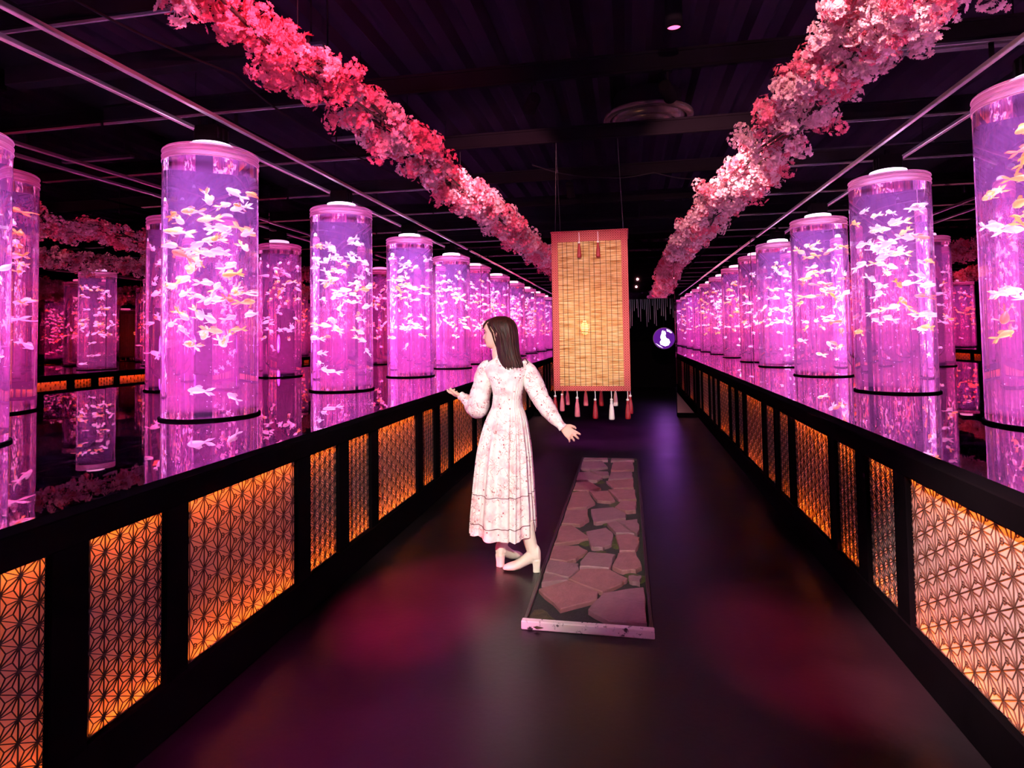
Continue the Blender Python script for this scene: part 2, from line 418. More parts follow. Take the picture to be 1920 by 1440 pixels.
def panel_mesh(w, h):
    return MB().box(-0.002, 0.0, -w / 2, w / 2, 0, h)
HP = ZT - ZB
lat_w = asanoha(0.81, HP, 0.098, 0.0013, 0.0010, True)
lat_n = asanoha(0.335, HP, 0.0685, 0.0014, 0.0010, False)
CACHE = {}
def fence(side, label):
    X = XL if side < 0 else XR
    t = thing('lattice_fence', label, 'fence', (X, 0, 0), 'fences along the walkway', 0 if side < 0 else PI)
    s = 1 if side < 0 else -1       # local y = s * world y
    ys = []
    y0, y1 = sorted((s * (YB + 0.02), s * (ME - 0.003)))
    MB().bbox(-0.07, 0.030, y0, y1, ZT + 0.004, ZR, 0.005).build('rail', 'black', t)
    MB().bbox(-0.07, 0.030, y0, y1, 0, ZB - 0.004, 0.005).build('base_board', 'black', t)
    MB().box(-0.069, -0.060, y0, y1, ZB - 0.01, ZT + 0.01).build('back_board', 'black_matte', t)
    seq = []
    for k in range(-4, 6):
        b0 = 2.155 + 1.868 * k
        for st, w_, kind in ((0, 0.81, 'w'), (0.9425, 0.335, 'n'), (1.4125, 0.335, 'n')):
            if b0 + st > YB + 0.1 and b0 + st + w_ < ME - 0.02: seq.append((b0 + st, b0 + st + w_, kind))
    edges = [YB + 0.05] + [e for a in seq for e in a[:2]] + [ME - 0.01]
    for (a, b, kind) in seq:
        yc = s * (a + b) / 2
        if kind not in CACHE:
            pm = panel_mesh(b - a, HP).build('panel', 'paper', t, (0, yc, ZB))
            lm = (lat_w if kind == 'w' else lat_n).build('lattice', 'lattice_brown' if kind == 'w' else 'lattice', pm)
            CACHE[kind] = (pm.data, lm.data)
        else:
            pm = mobj('panel', CACHE[kind][0], t, (0, yc, ZB)); mobj('lattice', CACHE[kind][1], pm)
    for i in range(0, len(edges), 2):
        a, b = edges[i], edges[i + 1]
        if b - a < 0.01: continue
        lo, hi = sorted((s * a, s * b))
        MB().bbox(-0.06, 0.024, lo, hi, ZB - 0.01, ZT + 0.01, 0.004).build('post', 'black', t)
    # warm light strips inside the hollow fence, along the top and the foot of the lattice
    for off, zz, dz, e in ((.015, ZT - 0.004, -1, 42), (.015, ZB + 0.004, 1, 72), (.050, ZT - 0.004, -1, 12), (.050, ZB + 0.004, 1, 12)):
        xs = X + side * off
        for a, b in ((YB + .1, 1.3), (1.3, 4.9), (4.9, ME - .1)):
            ls = lamp('light_strip', 'AREA', (xs, (a + b) / 2, zz), (1.0, 0.42, 0.07), e * (b - a) / 3.6, shape='RECTANGLE', size=0.012, size_y=b - a)
            ls.rotation_euler = (0, 0 if dz < 0 else PI, 0)
    return t
fence(-1, 'black slatted lattice fence with glowing amber panels on the left of the walkway')
fence(1, 'black slatted lattice fence with pale glowing panels on the right of the walkway')
# ------------------------------------------------------------------ fish cylinders
ORD = ['nearest', 'second', 'third', 'fourth']
def cylinder_proto():
    t = thing('fish_cylinder', 'x', 'aquarium')
    n = 72
    b = MB().lathe([(PR * 1.05, 0), (PR * 1.05, 0.013), (PR * 1.035, 0.016)], n)
    b.build('base_ring', 'black', t)
    z0, z1 = 0.018, PTOP - ZP
    rings = [[(PR * math.cos(2 * PI * j / n), PR * math.sin(2 * PI * j / n), z) for j in range(n)] for z in (z0, z1)]
    me = bpy.data.meshes.new('tank')
    vs = rings[0] + rings[1]
    fs = [(j, (j + 1) % n, n + (j + 1) % n, n + j) for j in range(n)] + [tuple(range(n))[::-1], tuple(range(n, 2 * n))]
    me.from_pydata(vs, [], fs); me.update()
    me.polygons.foreach_set('use_smooth', [True] * n + [False, False])
    for e in me.edges:
        if (e.vertices[0] < n) == (e.vertices[1] < n): e.use_edge_sharp = True
    me.materials.append(MT['water'])
    mobj('tank', me, t)
    top = MB(); z = z1 + 0.002
    R = PR * 1.0
    top.lathe([(R - .02, z), (R + .001, z), (R + .004, z + .012), (R - .002, z + .018), (R - .002, z + .030), (R + .004, z + .036), (R + .004, z + .046), (R - .002, z + .052), (R - .004, z + .066), (R + .002, z + .074), (R + .002, z + .088), (R - .01, z + .098), (R - .10, z + .102)], n, cap0=False, cap1=False)
    top.build('top_ring', 'ring_pink', t)
    MB().lathe([(R - .09, z + .085), (R - .09, z + .106), (0.16, z + .112)], 48).build('lid', 'cap', t)
    MB().lathe([(0.150, z + .113), (0.155, z + .140), (0.150, z + .162), (0.13, z + .168)], 40).build('lamp_lens', 'disc', t)
    br_ = random.Random(6); bb = MB()
    for k in range(110):
        r = PR * .93 * math.sqrt(br_.random()); a = br_.uniform(0, 2 * PI); z_ = br_.uniform(.06, z1 - .1) if k % 2 else br_.uniform(.06, 1.0); q = br_.uniform(.0012, .0032)
        c = (r * math.cos(a), r * math.sin(a), z_)
        bb.add([(c[0] + q, c[1], c[2]), (c[0] - q, c[1], c[2]), (c[0], c[1] + q, c[2]), (c[0], c[1] - q, c[2]), (c[0], c[1], c[2] + q), (c[0], c[1], c[2] - q)], [(0, 2, 4), (2, 1, 4), (1, 3, 4), (3, 0, 4), (2, 0, 5), (1, 2, 5), (3, 1, 5), (0, 3, 5)], True)
    o = bb.build('bubbles', 'bubble', t); o['kind'] = 'stuff'
    top2 = MB()
    for q, zz in ((.004, .0), (.0045, .036), (.004, .075)):
        top2.lathe([(R + q - .002, z + zz), (R + q, z + zz + .003), (R + q - .002, z + zz + .006)], n, cap0=False, cap1=False)
    top2.build('ring_ribs', 'cap', t)
    return t
def fixture_proto():
    t = thing('column_spotlight', 'x', 'spotlight')
    MB().bbox(-0.095, 0.095, -0.075, 0.075, 0.0, 0.135, 0.008).build('housing', 'black', t)
    MB().bbox(-0.02, 0.02, -0.02, 0.02, 0.13, 0.20, 0.004).build('bracket', 'steel', t)
    for y in (-0.06, 0.0, 0.06):
        MB().box(-0.102, 0.102, y - 0.006, y + 0.006, 0.03, 0.11).build('cooling_fin', 'black_matte', t)
    return t
def copy_tree(o, parent=None):
    c = o.copy(); COL.objects.link(c); c.parent = parent
    for ch in list(o.children): copy_tree(ch, c)
    return c

# goldfish: body, forked tail, back fin, side fins; four colourings share the shapes
def fish_meshes():
    body = MB(); rings = []
    for (x, ry, rz, dz) in ((0.062, .004, .005, 0), (0.056, .012, .013, .001), (0.042, .020, .022, .002), (0.018, .024, .030, .003), (-0.010, .020, .026, .003), (-0.034, .012, .016, .002), (-0.052, .006, .010, .002)):
        rings.append([(x, ry * math.cos(2 * PI * j / 10), dz + rz * math.sin(2 * PI * j / 10)) for j in range(10)])
    body.loft(rings)
    tail = MB()
    for s in (-1, 1):      # double fan tail
        for (tz, tz2) in ((0.034, 0.012), (-0.030, -0.010)):
            tail.add([(-0.046, 0, .004), (-0.046, s * .002, -.004), (-0.085, s * .016, tz2 * .6), (-0.112, s * .022, tz), (-0.090, s * .012, tz * 1.05), (-0.066, s * .006, tz * .6)],
                     [(0, 1, 2, 5), (5, 2, 3, 4)], True)
    dors = MB().add([(0.024, 0, .031), (-0.004, 0, .029), (-0.028, 0, .020), (-0.034, 0, .040), (-0.010, 0, .052), (0.010, 0, .046)], [(0, 1, 4, 5), (1, 2, 3, 4)], True)
    pect = {}
    for s in (-1, 1):
        pect[s] = MB().add([(0.030, s * .019, -.010), (0.018, s * .020, -.014), (-0.006, s * .046, -.030), (0.012, s * .052, -.026)], [(0, 1, 2, 3)], True)
    return body, tail, dors, pect
fb, ft, fd, fp = fish_meshes()
FISH = {}
for c in ('white', 'orange', 'red', 'mixed'):
    m = MT['fish_' + c]
    def mk(b, nm):
        me = bpy.data.meshes.new(nm); me.from_pydata(b.v, [], b.f); me.update(); me.polygons.foreach_set('use_smooth', b.sm); me.materials.append(m); return me
    FISH[c] = dict(body=mk(fb, 'body'), tail=mk(ft, 'tail_fin'), dorsal=mk(fd, 'dorsal_fin'), pl=mk(fp[1], 'side_fin'), pr=mk(fp[-1], 'side_fin'))
frnd = random.Random(11)
stuffV, stuffF, stuffM = [], [], []
def add_fish(where, c, mtx, big, grp):
    F = FISH[c]
    o = mobj('goldfish', F['body']); o.matrix_world = mtx
    desc = {'white': 'white goldfish', 'orange': 'orange goldfish', 'red': 'red goldfish', 'mixed': 'orange and white goldfish'}[c]
    tag(o, desc + ' swimming in ' + where, 'goldfish', grp + ', ' + c)
    mobj('tail_fin', F['tail'], o)
    if big:
        mobj('dorsal_fin', F['dorsal'], o); mobj('side_fin', F['pl'], o); mobj('side_fin', F['pr'], o)
def stuff_fish(c, mtx):
    ci = ('white', 'orange', 'red', 'mixed').index(c)
    for b in (fb, ft):
        k = len(stuffV)
        stuffV.extend([(mtx @ Vector(p))[:] for p in b.v])
        for f in b.f: stuffF.append(tuple(i + k for i in f)); stuffM.append(ci)

cyl0 = cylinder_proto(); fix0 = fixture_proto(); first = [True]
def place_cylinder(x, y, label, where, nfish, nstuff, weights, pink, zs=1.0, big=False, base_col=(1.0, 0.22, 0.68)):
    t = cyl0 if first[0] else copy_tree(cyl0)
    f = fix0 if first[0] else copy_tree(fix0)
    first[0] = False
    t.location = (x, y, ZP); t['label'] = label; t['group'] = 'fish cylinders'; t.rotation_euler = (0, 0, frnd.uniform(0, 6))
    t.scale = (1, 1, zs)
    top = ZP + (PTOP - ZP) * zs
    f.location = (x, y, ZP + (PTOP - ZP + 0.174) * zs); f['label'] = 'black box spotlight hung over ' + where; f['group'] = 'column spotlights'
    # lamps of the tank: one under the lid, one in the base
    lamp('lid_lamp', 'AREA', (x, y, top - 0.03), (0.66, 0.46, 1.0), 170.0, target=(x, y, 0), shape='DISK', size=0.44, spread=1.2)
    lamp('base_lamp', 'AREA', (x, y, ZP + 0.05), base_col, 155.0, target=(x, y, 5), shape='DISK', size=0.50, spread=1.0)
    taken = []
    for i in range(nfish + nstuff):
      for attempt in range(14):
        u = frnd.random()
        z = ZP + 0.12 + (top - ZP - 0.28) * (1 - .74 * u if frnd.random() < .88 else u)
        r = (PR - 0.095) * math.sqrt(frnd.random()); a = frnd.uniform(0, 2 * PI)
        pos = Vector((x + r * math.cos(a), y + r * math.sin(a), z))
        if all((pos - q).length > .085 for q in taken): break
      if True:
        taken.append(pos)
        c = frnd.choices(('white', 'orange', 'red', 'mixed'), weights)[0]
        mtx = Matrix.Translation((x + r * math.cos(a), y + r * math.sin(a), z)) @ Matrix.Rotation(frnd.uniform(0, 2 * PI), 4, 'Z') @ Matrix.Rotation(frnd.gauss(0, .5), 4, 'Y') @ Matrix.Rotation(frnd.gauss(0, .3), 4, 'X') @ Matrix.Scale(frnd.uniform(.55, .88), 4)
        if i < nfish: add_fish(where, c, mtx, big, 'goldfish in ' + where)
        else: stuff_fish(c, mtx)
WHT = (.62, .06, .02, .30); ORG = (.25, .3, .2, .25)
for k, (nf, ns, big, w) in enumerate(((58, 0, True, (.40, .08, .02, .5)), (56, 0, True, (.8, .03, .02, .15)), (34, 10, False, (.45, .12, .03, .4)), (22, 20, False, WHT))):
    wh = ('the nearest' if k == 0 else 'the ' + ORD[k]) + ' cylinder of the left row'
    place_cylinder(PXL, PY0 + PSP * k, 'clear water cylinder of goldfish, %s from the front in the left row' % ('first', 'second', 'third', 'fourth')[k], wh, nf, ns, w, True, big=big)
for k, (nf, ns, big, w) in enumerate(((34, 0, True, (.25, .4, .15, .2)), (52, 0, True, (.75, .04, .06, .15)), (34, 10, False, ORG), (10, 30, False, WHT))):
    wh = ('the nearest' if k == 0 else 'the ' + ORD[k]) + ' cylinder of the right row'
    place_cylinder(PXR, PY0 + PSP * k, 'clear water cylinder of goldfish, %s from the front in the right row' % ('first', 'second', 'third', 'fourth')[k], wh, nf, ns, w, True, big=big, base_col=(1.0, 0.40, 0.72))
# rows go on behind the viewpoint; the mirrors show them
for k in (-1, -2, -3, -4):
    for x, sd in ((PXL, 'left'), (PXR, 'right')):
        place_cylinder(x, PY0 + PSP * k, 'clear water cylinder of goldfish behind the viewpoint in the %s row' % sd, 'a %s cylinder behind the viewpoint' % sd, 0, 30, ORG if k % 2 else WHT, True)
place_cylinder(-3.71, 2.62, 'clear water cylinder of goldfish cut off at the left edge of the picture', 'the cylinder cut off at the left edge', 0, 34, (.55, .12, .08, .25), True, zs=0.885)
me = bpy.data.meshes.new('goldfish_shoal'); me.from_pydata(stuffV, [], stuffF); me.update()
for c in ('white', 'orange', 'red', 'mixed'): me.materials.append(MT['fish_' + c])
me.polygons.foreach_set('material_index', stuffM); me.polygons.foreach_set('use_smooth', [True] * len(stuffF))
tag(mobj('goldfish_shoal', me), 'crowd of small goldfish in the farther cylinders', 'goldfish', kind='stuff')
# ------------------------------------------------------------------ more materials
MT['petal'] = trans_mat('petal_pale', (0.92, 0.66, 0.70), (0.90, 0.40, 0.48), 0.25)
MT['petal_deep'] = trans_mat('petal_deep', (0.85, 0.22, 0.31), (0.85, 0.14, 0.22), 0.2)
MT['bark'] = pbr('bark', (0.035, 0.018, 0.014), 0.8, noise_amt=0.4, nscale=40)
MT['stone'] = pbr('flagstone', (0.19, 0.095, 0.105), 0.62, noise_amt=0.28, nscale=14, bump=0.5, bscale=45)
MT['stone_b'] = pbr('flagstone_rust', (0.21, 0.085, 0.085), 0.66, noise_amt=0.3, nscale=18, bump=0.5, bscale=60)
MT['moss'] = pbr('moss', (0.050, 0.048, 0.012), 0.95, noise_amt=0.7, nscale=22, bump=1.0, bscale=90)
MT['soil'] = pbr('dark_gravel', (0.018, 0.015, 0.014), 0.9, noise_amt=0.6, nscale=60, bump=1.0, bscale=120)
MT['edge_black'] = pbr('edge_black', (0.02, 0.012, 0.014), 0.3)
MT['red_tassel'] = pbr('red_silk', (0.24, 0.004, 0.008), 0.55, noise_amt=0.2, nscale=80)
MT['pink_tassel'] = pbr('pink_silk', (0.62, 0.16, 0.20), 0.55, noise_amt=0.15, nscale=80)
MT['white_tassel'] = pbr('white_silk', (0.82, 0.74, 0.74), 0.55, noise_amt=0.1, nscale=80)
MT['thread'] = pbr('dark_thread', (0.05, 0.02, 0.015), 0.8)
MT['bulb'] = emis('warm_bulb', (1.0, 0.55, 0.08), 30.0)
MT['wire'] = pbr('thin_wire', (0.03, 0.03, 0.03), 0.4, metal=0.8)
MT['string'] = pbr('silver_string', (0.55, 0.5, 0.58), 0.3, metal=0.8)

def reed_mat():
    m, N, L = newmat('bamboo_reed')
    o = N.new('ShaderNodeOutputMaterial'); d = N.new('ShaderNodeBsdfDiffuse'); t = N.new('ShaderNodeBsdfTranslucent'); mx = N.new('ShaderNodeMixShader')
    mx.inputs[0].default_value = 0.3
    tc = N.new('ShaderNodeTexCoord'); mp = N.new('ShaderNodeMapping'); mp.inputs['Scale'].default_value = (7, 7, 110)
    n = N.new('ShaderNodeTexNoise'); n.inputs['Scale'].default_value = 1.0; n.inputs['Detail'].default_value = 3
    L.new(tc.outputs['Object'], mp.inputs[0]); L.new(mp.outputs[0], n.inputs['Vector'])
    r = N.new('ShaderNodeValToRGB'); e = r.color_ramp.elements
    e[0].position = 0.34; e[0].color = (0.46, 0.18, 0.055, 1); e[1].position = 0.62; e[1].color = (0.92, 0.66, 0.36, 1)
    q = e.new(0.48); q.color = (0.78, 0.45, 0.19, 1)
    L.new(n.outputs[0], r.inputs[0]); L.new(r.outputs[0], d.inputs[0]); L.new(r.outputs[0], t.inputs[0])
    L.new(d.outputs[0], mx.inputs[1]); L.new(t.outputs[0], mx.inputs[2]); L.new(mx.outputs[0], o.inputs[0])
    return m
MT['reed'] = reed_mat()

def brocade_mat():
    m, N, L = newmat('red_brocade')
    o = N.new('ShaderNodeOutputMaterial'); b = N.new('ShaderNodeBsdfPrincipled'); L.new(b.outputs[0], o.inputs[0]); b.inputs['Roughness'].default_value = 0.7
    tc = N.new('ShaderNodeTexCoord'); mp = N.new('ShaderNodeMapping'); mp.inputs['Location'].default_value = (0.003, 0.003, 0.003)
    L.new(tc.outputs['Object'], mp.inputs[0])
    sp = N.new('ShaderNodeSeparateXYZ'); L.new(mp.outputs[0], sp.inputs[0])
    outs = []
    for ax in ('X', 'Z', 'Y'):
        mu = N.new('ShaderNodeMath'); mu.operation = 'MULTIPLY'; mu.inputs[1].default_value = 1 / 0.022; L.new(sp.outputs[ax], mu.inputs[0])
        pp = N.new('ShaderNodeMath'); pp.operation = 'PINGPONG'; pp.inputs[1].default_value = 0.5; L.new(mu.outputs[0], pp.inputs[0])
        gt = N.new('ShaderNodeMath'); gt.operation = 'GREATER_THAN'; gt.inputs[1].default_value = 0.30; L.new(pp.outputs[0], gt.inputs[0])
        outs.append(gt.outputs[0])
    xr = N.new('ShaderNodeMath'); xr.operation = 'SUBTRACT'; L.new(outs[0], xr.inputs[0]); L.new(outs[1], xr.inputs[1])
    ab = N.new('ShaderNodeMath'); ab.operation = 'ABSOLUTE'; L.new(xr.outputs[0], ab.inputs[0])
    mx = N.new('ShaderNodeMix'); mx.data_type = 'RGBA'; L.new(ab.outputs[0], mx.inputs[0])
    mx.inputs[6].default_value = (0.20, 0.006, 0.010, 1); mx.inputs[7].default_value = (0.46, 0.09, 0.07, 1)
    L.new(mx.outputs[2], b.inputs['Base Color'])
    return m
MT['brocade'] = brocade_mat()

def worn_mat():
    m, N, L = newmat('worn_white_tape')
    o = N.new('ShaderNodeOutputMaterial'); b = N.new('ShaderNodeBsdfPrincipled'); L.new(b.outputs[0], o.inputs[0]); b.inputs['Roughness'].default_value = 0.5
    tc = N.new('ShaderNodeTexCoord'); n = N.new('ShaderNodeTexNoise'); n.inputs['Scale'].default_value = 28; n.inputs['Detail'].default_value = 6; n.inputs['Roughness'].default_value = 0.7
    L.new(tc.outputs['Object'], n.inputs['Vector'])
    r = N.new('ShaderNodeValToRGB'); r.color_ramp.elements[0].position = 0.36; r.color_ramp.elements[1].position = 0.42
    r.color_ramp.elements[0].color = (0.03, 0.025, 0.025, 1); r.color_ramp.elements[1].color = (0.85, 0.80, 0.74, 1)
    L.new(n.outputs[0], r.inputs[0]); L.new(r.outputs[0], b.inputs['Base Color'])
    return m
MT['worn'] = worn_mat()

# ------------------------------------------------------------------ blossom garlands
grnd = random.Random(21)
def blossom(b, c, nrm, R, spin):
    """double cherry blossom: five outer petals, four inner ones"""
    nrm = nrm.normalized(); a = nrm.orthogonal().normalized(); a = (Quaternion(nrm, spin) @ a); d = nrm.cross(a)
    for k, (n_, rr, lift, off) in enumerate(((5, R, 0.22, 0), (4, R * .62, 0.60, .5))):
        for i in range(n_):
            u = 2 * PI * (i + off) / n_ + spin * .3; w = PI / n_ * 0.92
            P = lambda ang, r, l: c + (a * math.cos(ang) + d * math.sin(ang)) * r + nrm * l
            vs = [c, P(u - w, rr * .62, rr * lift * .5), P(u - w * .45, rr * 1.0, rr * lift), P(u, rr * .86, rr * lift * .8), P(u + w * .45, rr * 1.0, rr * lift * 1.05), P(u + w, rr * .62, rr * lift * .5)]
            b.add(vs, [(0, 1, 2, 3), (0, 3, 4, 5)], True)
def cluster_mesh(seed, n, R):
    r = random.Random(seed); b = MB()
    for i in range(n):
        v = Vector((r.gauss(0, 1), r.gauss(0, 1), r.gauss(-.15, 1))).normalized()
        k_ = len(b.v); b.add([(0, 0, .001), (.001, 0, -.001), (-.001, .001, 0), tuple(v * R * .9)], [(0, 1, 3), (1, 2, 3), (2, 0, 3)])
        blossom(b, v * R * r.uniform(.75, 1.1), v + Vector((r.gauss(0, .3), r.gauss(0, .3), r.gauss(0, .3))), r.uniform(.0145, .021), r.uniform(0, 6))
    return b
CL = [cluster_mesh(s, 26, 0.056) for s in range(5)]
def garland(name, label, path, seed, half, deep_fn, n_all, sparse):
    r = random.Random(seed)
    t = thing('blossom_garland', label, 'garland', (path[0][0], path[0][1], 2.9), 'blossom garlands')
    org = Vector(t.location)
    def at(y):
        for i in range(len(path) - 1):
            if path[i][1] <= y <= path[i + 1][1]:
                s = (y - path[i][1]) / (path[i + 1][1] - path[i][1])
                return Vector((path[i][0] + (path[i + 1][0] - path[i][0]) * s, y, 2.90 + 0.03 * math.sin(y * 2.1)))
    y0, y1 = path[0][1], path[-1][1]
    half0 = half
    data = {}
    def md(k, mat):
        if (k, mat) not in data:
            b = CL[k]; me = bpy.data.meshes.new('blossom_cluster'); me.from_pydata(b.v, [], b.f); me.update(); me.polygons.foreach_set('use_smooth', b.sm); me.materials.append(MT[mat]); data[(k, mat)] = me
        return data[(k, mat)]
    # branches
    for k in range(5):
        pts = []
        ph = r.uniform(0, 6)
        for y in np.arange(y0 + .05, y1 - .03, 0.35):
            c = at(float(y)) - org
            pts.append(c + Vector((0.10 * math.sin(ph + y * 1.3 + k * 1.3), 0, 0.06 * math.cos(ph + y * 1.7 + k))))
        MB().tube(pts, 0.007 + 0.002 * (k % 2), 6).build('branch', 'bark', t)
    cl = []
    for i in range(n_all):
        y = y0 + (y1 - y0) * r.random()
        if sparse and y < 3.6 and math.sin(y * 11 + 1.3 * math.sin(y * 23)) > 0.35 and r.random() < .7: continue
        half = half0 * min(1.0, .55 + .45 * max(0, (y - 2.2) / 1.2)) if sparse else half0
        a = r.uniform(0, 2 * PI); q = half * (0.35 + 0.65 * math.sqrt(r.random())) * (1.0 + .22 * math.sin(y * 7.3 + 2 * math.sin(y * 3.1)))
        if r.random() < .10: q *= 1.35
        c = at(y) + Vector((q * math.cos(a), 0, q * 0.62 * math.sin(a) - 0.02))
        if not (path[0][1] + .08 < c.y < ME - 0.12): continue
        cl.append((c, r.randrange(5), 'petal_deep' if r.random() < deep_fn(y) else 'petal', r.uniform(.75, 1.25), (r.uniform(0, 6), r.uniform(0, 6), r.uniform(0, 6))))
    vis = [q for q in cl if q[0].y > 1.9]
    vis.sort(key=lambda q: q[0].y); near = vis[:299]
    nid = set(map(id, near))
    for c, k, m, s, e in near:
        o = mobj('blossom_cluster', md(k, m), t, c - org); o.scale = (s, s, s); o.rotation_euler = e
    rest = [q for q in cl if id(q) not in nid]
    V, F, Mi = [], [], []
    from mathutils import Euler
    for c, k, m, s, e in rest:
        R3 = np.array(Euler(e).to_matrix()) * s; vv = np.array(CL[k].v) @ R3.T + np.array(c - org)
        b0 = sum(len(x) for x in V); V.append(vv)
        F += [tuple(i + b0 for i in f) for f in CL[k].f]; Mi += [0 if m == 'petal' else 1] * len(CL[k].f)
    me = bpy.data.meshes.new('far_blossoms'); me.from_pydata(np.concatenate(V).tolist(), [], F); me.update()
    me.materials.append(MT['petal']); me.materials.append(MT['petal_deep']); me.polygons.foreach_set('material_index', Mi); me.polygons.foreach_set('use_smooth', [True] * len(F))
    o = mobj('far_blossoms', me, t); o['kind'] = 'stuff'
    for y in (2.74, 5.42, 8.1):
        c = at(y) - org
        MB().tube([c, c + Vector((0, 0, 0.36))], 0.003, 5).build('hanging_wire', 'wire', t)
    return t
garland('l', 'hanging pink cherry-blossom garland above the left fence', [(-1.68, -3.0), (-1.62, 1.2), (-1.60, 2.28), (-1.61, 2.82), (-1.59, 3.45), (-1.53, 4.38), (-1.5, 6.1), (-1.48, 8.2), (-1.43, ME)], 5, 0.20, lambda y: 0.85 if y < 3.4 else 0.5, 1100, True)
garland('r', 'hanging pale pink cherry-blossom garland above the right fence', [(1.15, -3.0), (1.13, 1.2), (1.116, 2.9), (1.11, 3.45), (1.09, 4.39), (1.05, 5.49), (0.98, 7.36), (0.92, 9.2), (0.90, ME)], 9, 0.22, lambda y: 0.25, 1100, False)

# ------------------------------------------------------------------ bamboo blind lantern
LX0, LX1, LY0, LY1, LZ0, LZ1 = -0.672, 0.018, 5.50, 6.02, 0.985, 2.43
lt = thing('bamboo_blind_lantern', 'tall hanging lantern box of bamboo blinds with red brocade borders and tassels', 'lantern', ((LX0 + LX1) / 2, (LY0 + LY1) / 2, LZ0))
def blind(w, h, cx, cy, rz, seed):
    r = random.Random(seed)
    p = MB(); z = 0.03
    while z < h - 0.05:
        rr = r.uniform(.0030, .0048); y = r.uniform(-.0012, .0012); tl = r.uniform(-.003, .003)
        p.tube([(-w / 2 + .02, y, z - tl), (0, y + r.uniform(-.001, .001), z + r.uniform(-.0015, .0015)), (w / 2 - .02, y, z + tl)], rr, 5, cap=False)
        z += rr * 1.93
    o = p.build('blind', 'reed', lt, (cx - lt.location.x, cy - lt.location.y, 0)); o.rotation_euler = (0, 0, rz)
    bw = 0.058
    for x0, x1, z0, z1 in ((-w / 2, -w / 2 + bw, 0, h), (w / 2 - bw, w / 2, 0, h), (-w / 2 + bw, w / 2 - bw, 0, 0.045), (-w / 2 + bw, w / 2 - bw, h - 0.085, h)):
        MB().bbox(x0, x1, -0.008, 0.008, z0, z1, 0.002).build('brocade_border', 'brocade', o)
    for k in range(11):
        x = -w / 2 + bw + (w - 2 * bw) * (k + .7) / 11.4 + r.uniform(-.012, .012)
        MB().box(x - .0018, x + .0018, -0.0075, 0.0075, 0.04, h - 0.08).build('binding_thread', 'thread', o)
    return o
lw, ld, lh = LX1 - LX0, LY1 - LY0, LZ1 - LZ0
blind(lw, lh, (LX0 + LX1) / 2, LY0, 0, 1); blind(lw, lh, (LX0 + LX1) / 2, LY1, 0, 2)
blind(ld - .02, lh, LX0 + .008, (LY0 + LY1) / 2, PI / 2, 3); blind(ld - .02, lh, LX1 - .008, (LY0 + LY1) / 2, PI / 2, 4)
def tassel(x, y, z, col, s=1.0, cord=0.05, ccol='white_tassel'):
    lo = Vector((x, y, z)) - Vector(lt.location)
    t = MB().lathe([(.005 * s, 0), (.011 * s, -.006 * s), (.012 * s, -.016 * s), (.009 * s, -.022 * s), (.013 * s, -.032 * s), (.019 * s, -.075 * s), (.023 * s, -.14 * s), (.022 * s, -.152 * s), (.018 * s, -.155 * s)], 14).build('tassel', col, lt, lo - Vector((0, 0, cord)))
    MB().tube([(0, 0, 0), (0.002, 0, cord * .5), (0, 0, cord)], .0035 * s, 6).build('cord', ccol, t)
    MB().lathe([(.004 * s, -.004 * s), (.012 * s, .002 * s), (.013 * s, .012 * s), (.004 * s, .018 * s)], 10).build('knot', ccol, t)
fy, by = LY0 - .004, LY1 + .004
for x, y, col, s, c in ((LX0 + .01, fy, 'red_tassel', 1.0, .055), (LX0 + .06, fy + .12, 'pink_tassel', .95, .05), (-.462, fy, 'pink_tassel', 1.05, .07), (-.30, fy, 'red_tassel', 1.05, .085), (-.155, fy, 'white_tassel', 1.1, .085), (LX1 - .03, fy, 'red_tassel', 1.05, .085), (LX1 - .006, fy + .10, 'red_tassel', 1.0, .06),
                     (LX0 + .02, by, 'red_tassel', .95, .05), (LX0 + .07, by, 'pink_tassel', .95, .04), (-.42, by, 'pink_tassel', 1.0, .04), (-.27, by, 'red_tassel', 1.0, .04), (-.13, by, 'white_tassel', 1.0, .04), (LX1 - .02, by, 'red_tassel', 1.0, .05)):
    tassel(x, y, LZ0, col, s, c, 'white_tassel')
for x in (-.415, -.245):
    tassel(x, LY0 - .035, LZ1 - .004, 'red_tassel', .85, .10)
fr = MB()
for y in (LY0, LY1): fr.bbox(LX0, LX1, y - .009, y + .009, LZ1 - LZ0 - lt.location.z + LZ0, LZ1 - LZ0 + .016 - lt.location.z + LZ0, .003)
fr2 = MB()
for y in (LY0, LY1): fr2.bbox(-lw / 2, lw / 2, y - lt.location.y - .009, y - lt.location.y + .009, lh, lh + .016, .003)
for x in (-lw / 2, lw / 2): fr2.bbox(x - .009, x + .009, -ld / 2, ld / 2, lh, lh + .016, .003)
fr2.build('top_frame', 'brocade', lt)
for sx in (-1, 1):
    for sy in (-1, 1):
        MB().tube([(sx * lw / 2 * .9, sy * ld / 2 * .9, lh + .01), (sx * lw / 2 * .8, 5.42 - lt.location.y, 3.256 - LZ0)], .0025, 5).build('hanging_wire', 'wire', lt)
bx_ = -.385 - lt.location.x
MB().lathe([(.008, -.06), (.026, -.045), (.031, -.01), (.028, .03), (.016, .055), (.012, .075)], 16, (bx_, -ld / 2 + .05, .57)).build('bulb', 'bulb', lt)
MB().tube([(bx_, -ld / 2 + .05, .64), (bx_, -ld / 2 + .05, lh)], .004, 6).build('bulb_cord', 'wire', lt)
lamp('lantern_glow', 'POINT', (-.33, 5.76, 1.75), (1.0, 0.55, 0.2), 7.0, shadow_soft_size=.06)

